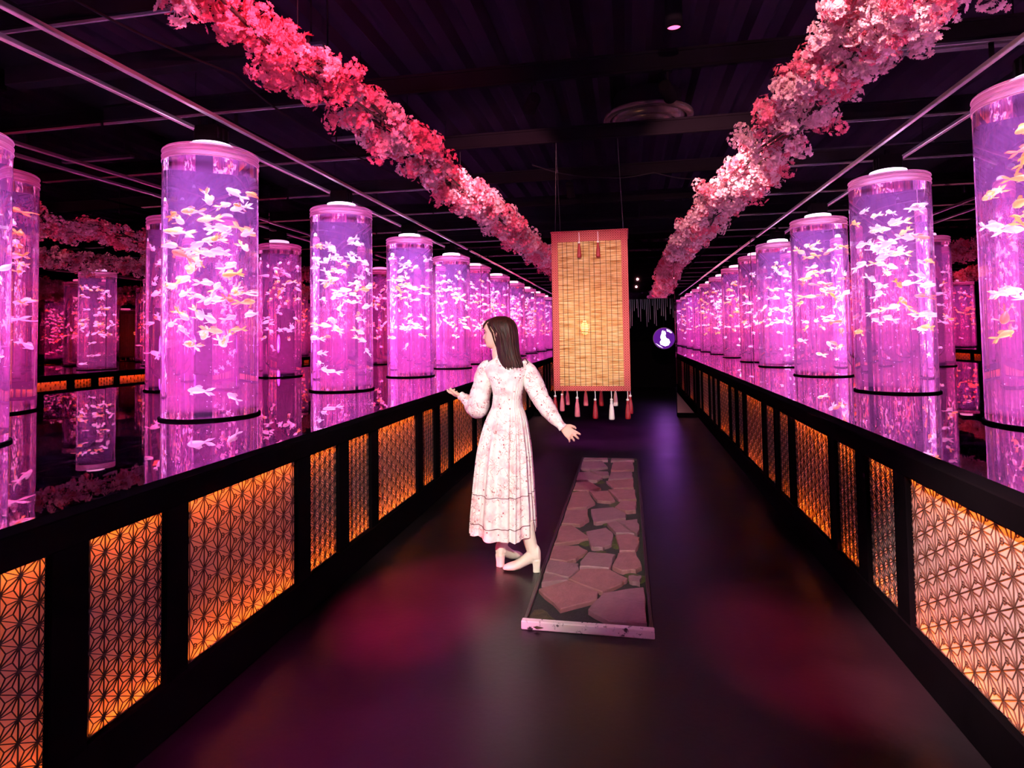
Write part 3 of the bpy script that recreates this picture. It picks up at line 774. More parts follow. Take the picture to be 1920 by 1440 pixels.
# ------------------------------------------------------------------ stepping-stone bed
SX0, SX1, SY0, SY1 = -0.562, 0.0945, 3.086, 7.224
sb = thing('stepping_stone_bed', 'long low bed of reddish flagstones in a dark metal edging', 'stone path', ((SX0 + SX1) / 2, SY0, 0))
ox, oy = (SX0 + SX1) / 2, SY0
MB().box(SX0 + .02 - ox, SX1 - .02 - ox, .02, SY1 - SY0 - .02, 0.002, 0.018).build('gravel_bed', 'soil', sb)
for x0, x1 in ((SX0, SX0 + .022), (SX1 - .022, SX1)):
    MB().bbox(x0 - ox, x1 - ox, 0, SY1 - SY0, 0, .042, .004).build('edging', 'edge_black', sb)
MB().bbox(SX0 - ox, SX1 - ox, SY1 - SY0 - .02, SY1 - SY0, 0, .042, .004).build('edging', 'edge_black', sb)
MB().bbox(SX0 - .004 - ox, SX1 + .004 - ox, -.012, .026, 0, .044, .004).build('front_edging', 'worn', sb)['label'] = 'front edging with peeling white tape'
def onz(px, py, z):      # pixel of the photograph -> point on the plane at height z (layout of the stones)
    d = FWD + RGT * ((px - 960) / 1128.18) + UPV * ((720 - py - 134.17) / 1128.18)
    return EYE + d * ((z - EYE.z) / d.z)
STONES = [  # outlines, in quarter pixels from (980, 840)
 [(90,1050),(335,990),(572,1080),(565,1130),(280,1205)], [(488,1205),(600,1085),(910,1040),(935,1305),(650,1295)],
 [(340,978),(430,905),(640,900),(790,975),(745,1010),(600,1080)], [(140,1005),(150,935),(335,980),(330,988)], [(155,925),(190,840),(420,865),(425,905),(345,965)],
 [(200,830),(220,730),(420,728),(490,765),(400,830),(330,850)], [(425,885),(430,850),(495,775),(698,795),(650,900)], [(670,880),(715,785),(850,780),(895,885),(850,912),(745,915)],
 [(795,955),(890,955),(880,1010),(800,990)], [(220,715),(270,580),(370,575),(500,665),(495,678),(290,712)], [(475,625),(625,595),(680,640),(665,715),(600,745),(515,740)],
 [(695,650),(800,638),(878,670),(870,720),(845,770),(725,768)], [(630,560),(700,545),(840,640),(700,635)], [(715,545),(860,530),(875,600),(860,645)],
 [(270,560),(290,465),(490,460),(500,530),(430,572)], [(510,455),(680,440),(780,490),(775,525),(560,555),(530,550)], [(300,450),(320,330),(480,318),(545,405),(480,440)],
 [(495,318),(560,325),(640,318),(695,390),(660,400),(560,390)], [(640,310),(845,308),(855,380),(720,390)], [(690,440),(740,395),(850,395),(850,465),(770,470)],
 [(350,310),(375,255),(500,250),(590,300),(500,315)], [(625,245),(830,230),(835,295),(680,298)], [(390,235),(410,180),(500,175),(600,215),(560,240)], [(510,172),(640,175),(650,205),(600,210)],
 [(660,178),(820,175),(830,222),(640,235)], [(410,150),(430,100),(600,95),(640,140),(500,160)], [(660,160),(680,105),(830,100),(835,155),(740,168)], [(440,92),(455,70),(640,68),(640,90)], [(660,95),(665,70),(835,70),(838,92)]]
srnd = random.Random(4)
for i, pl_ in enumerate(STONES):
    zt_ = 0.046 + srnd.uniform(-.004, .005); pts = []
    n = len(pl_)
    raw = [onz(980 + a / 4, 840 + b / 4, zt_) for a, b in pl_]
    raw = [Vector((min(max(p.x, SX0 + .026), SX1 - .026), min(max(p.y, SY0 + .03), SY1 - .026), 0)) for p in raw]
    cen = sum(raw, Vector()) / n
    ring = []
    for k in range(n):
        a, b = raw[k], raw[(k + 1) % n]
        for s in (0, .33, .67):
            q = a.lerp(b, s); q = q.lerp(cen, .012)
            if s: q += Vector((srnd.uniform(-.006, .006), srnd.uniform(-.008, .008), 0))
            q.x = min(max(q.x, SX0 + .026), SX1 - .026); q.y = max(q.y, SY0 + .03)
            ring.append(q - Vector((ox, oy, 0)))
    cl_ = cen - Vector((ox, oy, 0))
    tl = (srnd.uniform(-.01, .01), srnd.uniform(-.008, .008))
    zz = lambda q, h: h + (q.x - cl_.x) * tl[0] + (q.y - cl_.y) * tl[1]
    b = MB().loft([[(q.x, q.y, .012) for q in ring], [(q.x, q.y, zz(q, zt_ - .006)) for q in ring], [tuple((q.lerp(cl_, .03)).xy) + (zz(q, zt_),) for q in ring]], cap0=False, cap1=True, smooth=False)
    b.build('flagstone', 'stone' if srnd.random() < .6 else 'stone_b', sb)
for k in range(26):   # moss tufts in the joints
    x, y = srnd.uniform(SX0 + .06, SX1 - .06), SY0 + srnd.uniform(.06, 4.0)
    b = MB(); rr = srnd.uniform(.03, .08)
    rings = []
    for u, h in ((1, 0), (.85, .007), (.5, .012), (.1, .014)):
        rings.append([(x - ox + rr * u * math.cos(a) * (1 + .25 * math.sin(3 * a + k)), y - oy + rr * 1.3 * u * math.sin(a) * (1 + .2 * math.cos(2 * a + k)), .017 + h) for a in np.linspace(0, 2 * PI, 12, endpoint=False)])
    b.loft(rings, cap0=False).build('moss_patch', 'moss', sb)

# ------------------------------------------------------------------ doorway: moon sign and string curtain
MT['moon_dark'] = emis('moon_purple', (0.13, 0.012, 0.30), 1.0)
MT['moon_white'] = emis('moon_white', (0.95, 0.72, 1.0), 3.0)
ms = thing('moon_sign', 'round glowing purple moon sign with a white rabbit shape, hanging in the doorway', 'sign', (0.84, 14.6, 1.12))
b = MB(); n = 40; R = .245
rings = [[(R * q * math.cos(2 * PI * j / n), y, .25 + R * q * math.sin(2 * PI * j / n)) for j in range(n)] for q, y in ((.97, .02), (1, .012), (1, -.012), (.97, -.02))]
b.loft(rings); b.build('disc', 'moon_dark', ms)
def flat_shape(pts, y0, y1, name, mat):
    b = MB(); k = len(pts)
    b.loft([[(x * R, y1, .25 + z * R) for x, z in pts], [(x * R, y0, .25 + z * R) for x, z in pts]], smooth=False)
    return b.build(name, mat, ms)
flat_shape([(x_ * .82, z_ * .82) for x_, z_ in [(-.42, -.72), (.10, -.93), (.50, -.80), (.68, -.45), (.55, -.12), (.25, .05), (.16, .30), (.22, .62), (.10, .90), (-.02, .70), (-.06, .95), (-.22, .88), (-.28, .55), (-.38, .30), (-.42, .05), (-.30, -.15), (-.50, -.42)]], -.034, -.021, 'rabbit_shape', 'moon_white')
flat_shape([(.25, .90), (.55, .75), (.78, .52), (.62, .50), (.45, .62), (.28, .66)], -.034, -.021, 'cloud_shape', 'moon_white')
flat_shape([(-.80, -.45), (-.45, -.78), (-.1, -.92), (-.4, -.70)], -.034, -.021, 'cloud_shape', 'moon_white')
rg = MB(); rg.loft([[(R * q * math.cos(2 * PI * j / n), y, .25 + R * q * math.sin(2 * PI * j / n)) for j in range(n)] for q, y in ((1.0, -.03), (1.05, -.03), (1.05, .03), (1.0, .03), (1.0, -.03))], cap0=False, cap1=False)
rg.build('rim', 'string', ms)
MB().tube([(0, 0, .49), (0, 0, 1.75)], .003, 5).build('hanging_wire', 'wire', ms)
lamp('added_string_light', 'SPOT', (.15, 11.9, 2.85), (0.9, 0.8, 1.0), 60, target=(.35, 12.4, 1.9), spot_size=1.2, spot_blend=.6, shadow_soft_size=.03)  # added lamp without a fixture, brightens the hanging strings
lamp('moon_glow', 'AREA', (0.84, 14.5, 1.37), (0.5, 0.03, 1.0), 3.5, target=(0.84, 10, 0.4), shape='DISK', size=.48)
sc = thing('string_curtain', 'fringe of fine silver strings hanging inside the doorway', 'curtain', (0, 12.3, 2.6))
crnd = random.Random(2)
b = MB()
for k in range(95):
    x = -1.9 + 3.6 * k / 95 + crnd.uniform(-.008, .008); ln = crnd.uniform(.55, 1.0)
    b.tube([(x, crnd.uniform(-.03, .03), 0), (x + crnd.uniform(-.006, .006), 0, -ln * .5), (x + crnd.uniform(-.01, .01), 0, -ln)], .0035, 4, cap=False)
o = b.build('strings', 'string', sc); o['kind'] = 'stuff'
MB().bbox(-2.0, 1.8, -.03, .03, -.01, .02, .004).build('curtain_rod', 'steel', sc)
MB().tube([(-1.6, 0, .01), (-1.6, 0, .30)], .004, 5).tube([(1.5, 0, .01), (1.5, 0, .30)], .004, 5).build('rod_hanger', 'steel', sc)

# ------------------------------------------------------------------ ceiling fittings
df = thing('air_diffuser', 'round dark ceiling air diffuser with concentric rings above the walkway', 'air vent', (0.246, 6.08, 3.63))
MT['diffuser'] = pbr('diffuser_gloss', (0.07, 0.05, 0.06), 0.22, metal=0.6)
for k, (r0, r1, z0, z1) in enumerate(((.44, .375, .0, -.012), (.36, .28, .015, -.05), (.255, .17, .01, -.06), (.13, .02, .0, -.05))):
    MB().lathe([(r0, z0 + .03), (r0, z0), (r0 - .012, z1 + (z0 - z1) * .6), (r1 + .01, z1), (r1, z1 + .004)], 48, cap0=False, cap1=(k == 3)).build('ring', 'diffuser', df)
MB().lathe([(.33, .03), (.33, .23)], 40).build('duct', 'black_matte', df)
def spotfix(loc, target, label, top=3.25, r=.045, lens=None, lit=None):
    t = thing('spotlight', label, 'spotlight', loc, 'ceiling spotlights')
    d = (Vector(target) - Vector(loc)).normalized()
    MB().tube([d * -.10, d * -.09, d * .05, d * .07], [r * .7, r, r, r * 1.08], 16).build('head', 'black', t)
    MB().tube([d * .0705, d * .073], [r * .85, r * .85], 16).build('lens', lens or 'black_matte', t)
    MB().tube([(0, 0, 0), (0, 0, top - loc[2] + .01)], .008, 8).build('stem', 'steel', t)
    MB().bbox(-.03, .03, -.03, .03, top - loc[2] - .012, top - loc[2] + .004, .003).build('mount', 'steel', t)
    return t
MT['lens_pink'] = emis('lens_pink', (1.0, 0.12, 0.30), 3.0)
MT['lens_dim'] = pbr('lens_glass', (0.05, 0.02, 0.03), 0.08)
dl = thing('downlight', 'small round pinkish downlight in the ceiling above the walkway', 'ceiling light', (0.31, 3.62, 3.30))
MB().lathe([(.055, .03), (.055, .0), (.043, -.004), (.040, .012)], 24, cap0=False, cap1=False).build('trim_ring', 'steel', dl)
MB().lathe([(.041, .012), (.041, .016)], 24).build('lens', 'lens_pink', dl)
MB().lathe([(.05, .02), (.05, .60)], 20).build('can', 'black_matte', dl)

# lamps: each sits in a spotlight body, several of them added for the light
def spot(loc, target, col, e, ang, blend, label, size=.02, lens='lens_dim', top=3.25):
    t = spotfix(loc, target, label, top, lens=lens)
    d = (Vector(target) - Vector(loc)).normalized()
    p = Vector(loc) + d * .08
    return lamp('spot_beam', 'SPOT', p, col, e, target=target, spot_size=ang, spot_blend=blend, shadow_soft_size=size)
KEYC = (1.0, 0.94, 0.80)
spot((-.45, -1.28, 3.10), (-.80, 3.9, .95), KEYC, 1600, .52, .5, 'added unseen spotlight behind the viewpoint aimed at the woman')  # added lamp out of view, gives the woman her frontal light
spot((-.10, 1.4, 3.12), (-.33, 5.6, 1.7), (1.0, 0.82, 0.68), 680, .36, .5, 'added unseen ceiling spotlight aimed at the bamboo blind')  # added lamp out of view, brightens the front of the blind
spot((-.62, 4.08, 3.10), (-1.5, 6.4, 2.9), (1.0, 0.34, 0.42), 420, 1.0, .6, 'black ceiling spotlight left of the bamboo blind')
spot((-.55, 1.40, 3.08), (-1.62, 3.0, 2.85), (1.0, 0.10, 0.20), 520, 1.3, .6, 'black ceiling spotlight nearest the left garland')
spot((.30, 1.40, 3.08), (1.12, 3.6, 2.85), (1.0, 0.42, 0.44), 330, 1.2, .6, 'black ceiling spotlight nearest the right garland')
spot((.30, 4.08, 3.10), (1.0, 6.2, 2.85), (1.0, 0.42, 0.44), 560, 1.1, .6, 'black ceiling spotlight beside the round air diffuser')
spot((-1.3, .06, 3.12), (-1.15, 3.25, 0), (1.0, 0.02, 0.18), 16000, .26, 1.0, 'added unseen ceiling spotlight washing the left floor with red')  # added lamp; its red pool stands in for streaks reflected in the floor
spot((-1.2, -1.28, 3.12), (-1.05, 2.15, 0), (0.75, 0.02, 0.40), 7000, .36, 1.0, 'added unseen ceiling spotlight washing the near left floor with magenta')  # added lamp, lays a magenta pool on the near floor
spot((.9, .06, 3.12), (.80, 3.1, 0), (1.0, 0.02, 0.20), 6000, .28, 1.0, 'added unseen ceiling spotlight washing the right floor with red')  # added lamp, red pool in place of reflections along the right side
spot((-.6, 6.76, 3.12), (-.3, 9.0, 0), (0.7, 0.03, 0.75), 2200, .7, .9, 'added ceiling spotlight washing the far floor with magenta')  # added lamp, tints the floor towards the doorway
spot((-.3, .06, 3.12), (1.2, 2.45, .58), (1.0, 0.68, 0.70), 4300, .34, .9, 'added unseen ceiling spotlight aimed at the near right fence')  # added lamp out of view, lightens the near right panels
# ------------------------------------------------------------------ the woman
MT['skin'] = pbr('skin', (0.78, 0.46, 0.36), 0.5, noise_amt=0.05, nscale=20)
MT['lip'] = pbr('lip', (0.55, 0.12, 0.12), 0.4)
MT['eye_dark'] = pbr('eye_dark', (0.03, 0.015, 0.012), 0.2)
MT['boot'] = pbr('boot_leather', (0.80, 0.70, 0.60), 0.42, noise_amt=0.06, nscale=25, bump=0.1, bscale=60)
MT['seam'] = pbr('dress_piping', (0.12, 0.03, 0.04), 0.8)
def hair_mat():
    m, N, L = newmat('auburn_hair')
    o = N.new('ShaderNodeOutputMaterial'); b = N.new('ShaderNodeBsdfPrincipled'); L.new(b.outputs[0], o.inputs[0])
    tc = N.new('ShaderNodeTexCoord'); mp = N.new('ShaderNodeMapping'); mp.inputs['Scale'].default_value = (120, 120, 5)
    n = N.new('ShaderNodeTexNoise'); n.inputs['Scale'].default_value = 1; n.inputs['Detail'].default_value = 3
    L.new(tc.outputs['Object'], mp.inputs[0]); L.new(mp.outputs[0], n.inputs['Vector'])
    r = N.new('ShaderNodeValToRGB'); r.color_ramp.elements[0].position = .3; r.color_ramp.elements[1].position = .75
    r.color_ramp.elements[0].color = (0.008, 0.0025, 0.002, 1); r.color_ramp.elements[1].color = (0.050, 0.011, 0.007, 1)
    L.new(n.outputs[0], r.inputs[0]); L.new(r.outputs[0], b.inputs['Base Color'])
    b.inputs['Roughness'].default_value = 0.5; b.inputs['Specular IOR Level'].default_value = 0.2
    bp = N.new('ShaderNodeBump'); bp.inputs['Strength'].default_value = .5; bp.inputs['Distance'].default_value = .004
    L.new(n.outputs[0], bp.inputs['Height']); L.new(bp.outputs[0], b.inputs['Normal'])
    return m
MT['hair'] = hair_mat()
def floral_mat():
    m, N, L = newmat('floral_cotton')
    o = N.new('ShaderNodeOutputMaterial'); b = N.new('ShaderNodeBsdfPrincipled'); L.new(b.outputs[0], o.inputs[0]); b.inputs['Roughness'].default_value = 0.85
    tc = N.new('ShaderNodeTexCoord')
    def ramp(src, p0, p1, c0, c1):
        r = N.new('ShaderNodeValToRGB'); r.color_ramp.elements[0].position = p0; r.color_ramp.elements[1].position = p1
        r.color_ramp.elements[0].color = (*c0, 1); r.color_ramp.elements[1].color = (*c1, 1); L.new(src, r.inputs[0]); return r.outputs[0]
    n1 = N.new('ShaderNodeTexNoise'); n1.inputs['Scale'].default_value = 17; n1.inputs['Detail'].default_value = 5; L.new(tc.outputs['Object'], n1.inputs['Vector'])
    base = ramp(n1.outputs[0], .47, .70, (0.86, 0.79, 0.76), (0.78, 0.47, 0.50))
    # thin twigs: narrow band of a noise field
    n2 = N.new('ShaderNodeTexNoise'); n2.inputs['Scale'].default_value = 26; n2.inputs['Detail'].default_value = 2; L.new(tc.outputs['Object'], n2.inputs['Vector'])
    s = N.new('ShaderNodeMath'); s.operation = 'SUBTRACT'; s.inputs[1].default_value = .5; L.new(n2.outputs[0], s.inputs[0])
    ab = N.new('ShaderNodeMath'); ab.operation = 'ABSOLUTE'; L.new(s.outputs[0], ab.inputs[0])
    tw = ramp(ab.outputs[0], .008, .020, (1, 1, 1), (0, 0, 0))
    n3 = N.new('ShaderNodeTexNoise'); n3.inputs['Scale'].default_value = 9; L.new(tc.outputs['Object'], n3.inputs['Vector'])
    tm = ramp(n3.outputs[0], .44, .52, (0, 0, 0), (1, 1, 1))
    mu = N.new('ShaderNodeMath'); mu.operation = 'MULTIPLY'; L.new(tw, mu.inputs[0]); L.new(tm, mu.inputs[1])
    m1 = N.new('ShaderNodeMix'); m1.data_type = 'RGBA'; L.new(mu.outputs[0], m1.inputs[0]); L.new(base, m1.inputs[6]); m1.inputs[7].default_value = (0.45, 0.20, 0.20, 1)
    # small dark red blooms
    v = N.new('ShaderNodeTexVoronoi'); v.inputs['Scale'].default_value = 30; L.new(tc.outputs['Object'], v.inputs['Vector'])
    bl = ramp(v.outputs['Distance'], .10, .20, (1, 1, 1), (0, 0, 0))
    sel = N.new('ShaderNodeSeparateColor'); L.new(v.outputs['Color'], sel.inputs[0])
    g = N.new('ShaderNodeMath'); g.operation = 'GREATER_THAN'; g.inputs[1].default_value = .60; L.new(sel.outputs[0], g.inputs[0])
    m2f = N.new('ShaderNodeMath'); m2f.operation = 'MULTIPLY'; L.new(bl, m2f.inputs[0]); L.new(g.outputs[0], m2f.inputs[1])
    m2 = N.new('ShaderNodeMix'); m2.data_type = 'RGBA'; L.new(m2f.outputs[0], m2.inputs[0]); L.new(m1.outputs[2], m2.inputs[6]); m2.inputs[7].default_value = (0.36, 0.05, 0.08, 1)
    L.new(m2.outputs[2], b.inputs['Base Color'])
    return m
MT['floral'] = floral_mat()

def wp(x, y, dy=0.0):
    return Vector((-.819 + .00343 * (x - 940) - 5.4e-5 * (y - 593), 3.9 + dy, 1.626 - (y - 593) * .003486))
def to_mesh(o, name):
    dg = bpy.context.evaluated_depsgraph_get()
    me = bpy.data.meshes.new_from_object(o.evaluated_get(dg)); me.name = name
    old = o.data; o.modifiers.clear(); o.data = me; bpy.data.meshes.remove(old)
    me.polygons.foreach_set('use_smooth', [True] * len(me.polygons)); me.update()
    return o
def fuse(b, name, mat, parent, vox, smooth=3):
    o = b.build(name, mat, parent)
    md = o.modifiers.new('r', 'REMESH'); md.mode = 'VOXEL'; md.voxel_size = vox
    if smooth:
        ms_ = o.modifiers.new('s', 'SMOOTH'); ms_.iterations = smooth; ms_.factor = .5
    return to_mesh(o, name)

base = wp(950, 1063); base.z = 0
wm = thing('person', 'woman in a white floral dress and cream heeled boots, arms held out', 'person', base)
OFF = -base
def L_(v): return Vector(v) + OFF

# body: head, neck, arms, hands and legs fused into one continuous surface
body = MB()
fd_ = Vector((-1.0, .03, -.03)).normalized(); ld_ = Vector((0, 0, 1)).cross(fd_).normalized(); ud_ = fd_.cross(ld_)
chin0 = wp(934.5, 652)      # point under the middle of the skull at chin height
def H_(x, y, z): return L_(chin0 + fd_ * x + ld_ * y + ud_ * z)
HR = [(-.006, .052, -.030, .028), (.004, .074, -.036, .038), (.016, .083, -.044, .046), (.030, .082, -.056, .053), (.042, .085, -.066, .057), (.050, .0865, -.071, .059), (.058, .086, -.075, .061), (.068, .087, -.080, .063), (.080, .087, -.085, .066), (.094, .085, -.090, .069), (.106, .082, -.093, .071), (.118, .086, -.096, .073), (.130, .0905, -.097, .074), (.150, .089, -.097, .074), (.170, .079, -.091, .069), (.188, .060, -.076, .057), (.202, .034, -.050, .037), (.209, .008, -.02, .014)]
rings = []
for (z, xf, xb, w) in HR:
    z *= .93; n = 48; ring = []
    for j in range(n):
        a = 2 * PI * j / n; c, s = math.cos(a), math.sin(a)
        x = (xf if c > 0 else -xb) * (abs(c) ** .85) * (1 if c > 0 else -1); y = w * (abs(s) ** .9) * (1 if s > 0 else -1)
        zz = z / .93
        if c > 0:
            nose = .024 * max(0, 1 - abs(zz - .070) / .012) ** .5 if zz < .070 else .024 * max(0, 1 - (zz - .070) / .050)
            x += nose * math.exp(-(y / .010) ** 2)
            x += .005 * math.exp(-((zz - .050) / .005) ** 2) * math.exp(-(y / .018) ** 2) + .004 * math.exp(-((zz - .041) / .005) ** 2) * math.exp(-(y / .016) ** 2)
            x += .004 * math.exp(-((zz - .018) / .010) ** 2) * math.exp(-(y / .018) ** 2)
            x -= .007 * math.exp(-((zz - .107) / .010) ** 2) * math.exp(-((abs(y) - .032) / .014) ** 2)
        ring.append(H_(x, y, z))
    rings.append(ring)
body.loft(rings)
for s in (-1, 1):     # ears
    body.tube([H_(-.008, s * .066, .065), H_(-.012, s * .075, .085), H_(-.016, s * .076, .10), H_(-.008, s * .072, .108)], [.006, .009, .010, .007], 8)
body.tube([H_(-.022, 0, .05), L_(wp(936, 662, .0)), L_(wp(939, 676, .0)), L_(wp(945, 700)), L_(wp(950, 760))], [.052, .050, .054, .09, .08], 16)
body.tube([L_(wp(950, 740)), L_(wp(948, 800)), L_(wp(946, 850))], [.08, .11, .09], 16)
sh_l, el_l, wr_l = wp(914, 697, 0), wp(893, 762, .02), wp(855, 748, .10)
sh_r, el_r, wr_r = wp(990, 695, 0), wp(1021, 752, -.01), wp(1058, 799, -.03)
for S_, E_, W_ in ((sh_l, el_l, wr_l), (sh_r, el_r, wr_r)):
    body.tube([L_(wp(950, 705)), L_(S_), L_(S_.lerp(E_, .5)), L_(E_), L_(E_.lerp(W_, .35)), L_(W_)], [.06, .045, .040, .035, .034, .021], 12)
# legs down into the boots
an_l, an_r = wp(941, 1030, .05), wp(996, 1030, -.02)
for x0, an in ((938, an_l), (962, an_r)):
    body.tube([L_(wp(x0, 840)), L_(wp(x0 + 1, 930, .02)), L_(an)], [.075, .040, .018], 12)
def hand(wr, pd, pn, curl, spread, side, scale=1.0, cup=0.0):
    """pd: direction wrist to knuckles, pn: palm normal (towards the palm side), side: thumb side sign"""
    pd = pd.normalized(); pn = (pn - pd * pn.dot(pd)).normalized(); sd = pd.cross(pn) * side   # sd: towards the thumb
    def Q(a, b, c): return L_(wr + (pd * a + sd * b + pn * c) * scale)
    rings = []
    for a, w, t in ((-.012, .021, .018), (.012, .026, .017), (.04, .036, .0155), (.066, .040, .0135), (.082, .037, .011)):
        rings.append([Q(a, w * math.cos(2 * PI * j / 14), t * math.sin(2 * PI * j / 14) + cup * a) for j in range(14)])
    body.loft(rings)
    for k, (b, ln, r) in enumerate(((.029, .066, .0090), (.010, .074, .0092), (-.010, .068, .0088), (-.028, .054, .0078))):
        c = curl[k]; p = Vector((.074 - .004 * abs(k - 1), b, cup * .074)); d = 0.0; pts = [Q(p.x - .014, p.y, p.z)]
        ang = c * .5; sp = spread * (1.5 - k) * .12
        for seg in (.45, .32, .23):
            stp = ln * seg
            pts.append(Q(p.x, p.y, p.z))
            p = p + Vector((math.cos(ang) * math.cos(sp), math.sin(sp), math.sin(ang))) * stp
            ang += c * .9
        pts.append(Q(p.x, p.y, p.z))
        body.tube(pts, [r, r, r * .97, r * .9, r * .72], 10)
    tc_ = curl[4]
    t0 = Vector((.018, .022, .004)); pts = [Q(*t0)]
    for dx, dy_, dz in ((.022, .022, .006), (.026, .014 - .012 * tc_, .008 + .01 * tc_), (.020, .004 - .012 * tc_, .006 + .012 * tc_)):
        t0 = t0 + Vector((dx, dy_, dz)); pts.append(Q(*t0))
    body.tube(pts, [.013, .0115, .0098, .007], 10)
hand(wr_l, Vector((-.92, .30, .05)), Vector((.15, .35, .92)), (.35, .75, .95, 1.05, .5), .6, -1, .92, .10)
hand(wr_r, Vector((.72, .10, -.62)), Vector((-.25, .90, -.30)), (.18, .30, .42, .55, .1), 1.3, 1, .95)
bo = fuse(body, 'body', 'skin', wm, .0042, 2)
# face details on the side that shows
for s in (-1, 1):
    e = MB().lathe([(.001, -.0085), (.006, -.006), (.0085, 0), (.006, .006), (.001, .0085)], 12)
    b2 = MB(); b2.add([H_(.0755 + .006 + v[2] * .35, s * .032 + v[0] * 1.0, .100 + v[1] * .75) for v in e.v], e.f, True); b2.build('eye', 'eye_dark', wm)
    MB().tube([H_(.089, s * .016, .117), H_(.087, s * .030, .1205), H_(.076, s * .046, .117)], [.0022, .0028, .0012], 6).build('eyebrow', 'hair', wm)
lp = MB()
lp.tube([H_(.084, -.020, .0425), H_(.0915, -.008, .0465), H_(.0925, 0, .0455), H_(.0915, .008, .0465), H_(.084, .020, .0425)], [.001, .004, .0042, .004, .001], 8)
lp.tube([H_(.084, -.019, .042), H_(.0895, -.008, .0385), H_(.0905, 0, .0378), H_(.0895, .008, .0385), H_(.084, .019, .042)], [.001, .0042, .005, .0042, .001], 8)
lp.build('lips', 'lip', wm)

# dress: bodice and pleated skirt as one surface, then sleeves, cuffs, collar and dark piping
DR = [(667, 929, 955, .056, 0), (673, 926, 962, .062, 0), (679, 917, 980, .078, 0), (685, 909, 993, .092, 0), (692, 906, 998, .102, 0), (702, 909, 994, .108, 0), (715, 917, 988, .108, 0), (730, 923, 984, .104, 0), (742, 925.5, 981, .098, 0), (747, 925.5, 980, .096, 0), (753, 925, 980, .095, 0), (760, 924, 980, .096, 0), (767, 922.5, 981, .100, 0), (774, 920, 983, .107, 0), (785, 915, 986, .120, 0), (800, 909.5, 989, .135, 0), (820, 904, 991.5, .150, 0), (845, 899, 994, .165, 0), (880, 894.5, 996.5, .180, 0), (915, 890.5, 999, .192, 0), (934, 889, 1000, .197, 0), (955, 887, 1001.5, .203, 0), (991, 884.5, 1003, .212, 0), (1005, 884, 1003.5, .214, 0), (1014, 884, 1003.5, .214, 0)]
def dress_ring(y, xl, xr, ry, dy, n=200, ex=0.0):
    a, b = wp(xl, y, dy), wp(xr, y, dy); c = (a + b) / 2; rx = (b.x - a.x) / 2
    u = max(0, min(1, (y - 762) / 100)); out = []
    for j in range(n):
        t = 2 * PI * j / n; cs, sn = math.cos(t), math.sin(t); e = .86
        px = rx * abs(cs) ** e * (1 if cs > 0 else -1); py = ry * abs(sn) ** e * (1 if sn > 0 else -1)
        ph = t + .10 * math.sin(3 * t + 1) + .00045 * (y - 760) * math.sin(5 * t)
        fold = (math.sin(17 * ph) * .55 + .35 * math.sin(29 * ph + 1.3) + .25 * math.sin(7 * ph + .4)) * .021 * u
        if 768 < y < 880: fold += .0042 * math.sin(47 * ph + .5) * (1 - (y - 768) / 112)
        if y < 765: fold += .0022 * math.sin(34 * ph) * max(0, 1 - abs(y - 738) / 34)
        if 744 < y < 772: fold += .0030 * math.sin(61 * t + y * .9)
        k = 1 + (fold + ex) / max(rx, ry * .9)
        z = c.z + (.010 * math.sin(3 * t + 2) + .006 * math.sin(8 * t)) * max(0, (y - 900) / 114)
        z += ry * .9 * (1.5 - c.z) / 3.95
        if cs < -.75: z += .02 * max(0, (y - 900) / 114) * (-cs - .75) * 4
        out.append(L_((c.x + px * k, c.y + py * k, z)))
    return out
def interp(y):
    for i in range(len(DR) - 1):
        if DR[i][0] <= y <= DR[i + 1][0]:
            s = (y - DR[i][0]) / (DR[i + 1][0] - DR[i][0]); return [DR[i][k] + (DR[i + 1][k] - DR[i][k]) * s for k in range(5)]
ys = sorted(set(list(range(667, 700, 3)) + list(range(700, 780, 4)) + list(range(780, 1014, 9)) + [1014]))
db = MB().loft([dress_ring(*interp(y)) for y in ys], cap0=False, cap1=False)
db.loft([dress_ring(*interp(1014)), dress_ring(*interp(1014), ex=-.006), dress_ring(*interp(1000), ex=-.008)], cap0=False, cap1=False)
dr = db.build('dress', 'floral', wm)
def sleeve(pts, rad, seed):
    # resample smoothly, then puff and crease
    P = [Vector(p) for p in pts]; Q, R_ = [], []
    for i in range(len(P) - 1):
        p0, p1, p2, p3 = P[max(i - 1, 0)], P[i], P[i + 1], P[min(i + 2, len(P) - 1)]
        for s in range(9):
            t = s / 9
            Q.append(.5 * ((2 * p1) + (p2 - p0) * t + (2 * p0 - 5 * p1 + 4 * p2 - p3) * t * t + (3 * p1 - p0 - 3 * p2 + p3) * t ** 3))
            R_.append(rad[i] + (rad[i + 1] - rad[i]) * (3 * t * t - 2 * t ** 3))
    Q.append(P[-1]); R_.append(rad[-1])
    b = MB(); b.tube([L_(q) for q in Q], R_, 40, cap=False)
    nv = len(b.v)
    for k in range(nv):
        ring, j = divmod(k, 40); c = L_(Q[ring]); v = Vector(b.v[k]); d = v - c
        f = .10 * noise.noise(Vector((j * .25 + seed, ring * .35, seed))) + .05 * math.sin(j * 40 * PI / 40 * .25 * 4 + seed + ring * .15)
        b.v[k] = tuple(c + d * (1 + f))
    return b.build('sleeve', 'floral', dr)
sleeve([wp(922, 688), wp(909, 697), wp(903, 722, .01), wp(896, 748, .015), wp(892, 766, .02), wp(880, 765, .05), wp(866, 755, .08), wp(858, 750, .095)], [.050, .058, .064, .070, .072, .056, .036, .030], 1.7)
sleeve([wp(978, 687), wp(992, 697), wp(1004, 722, -.005), wp(1016, 746, -.01), wp(1030, 767, -.016), wp(1043, 783, -.024), wp(1052, 792, -.028)], [.050, .057, .062, .058, .052, .040, .030], 5.2)
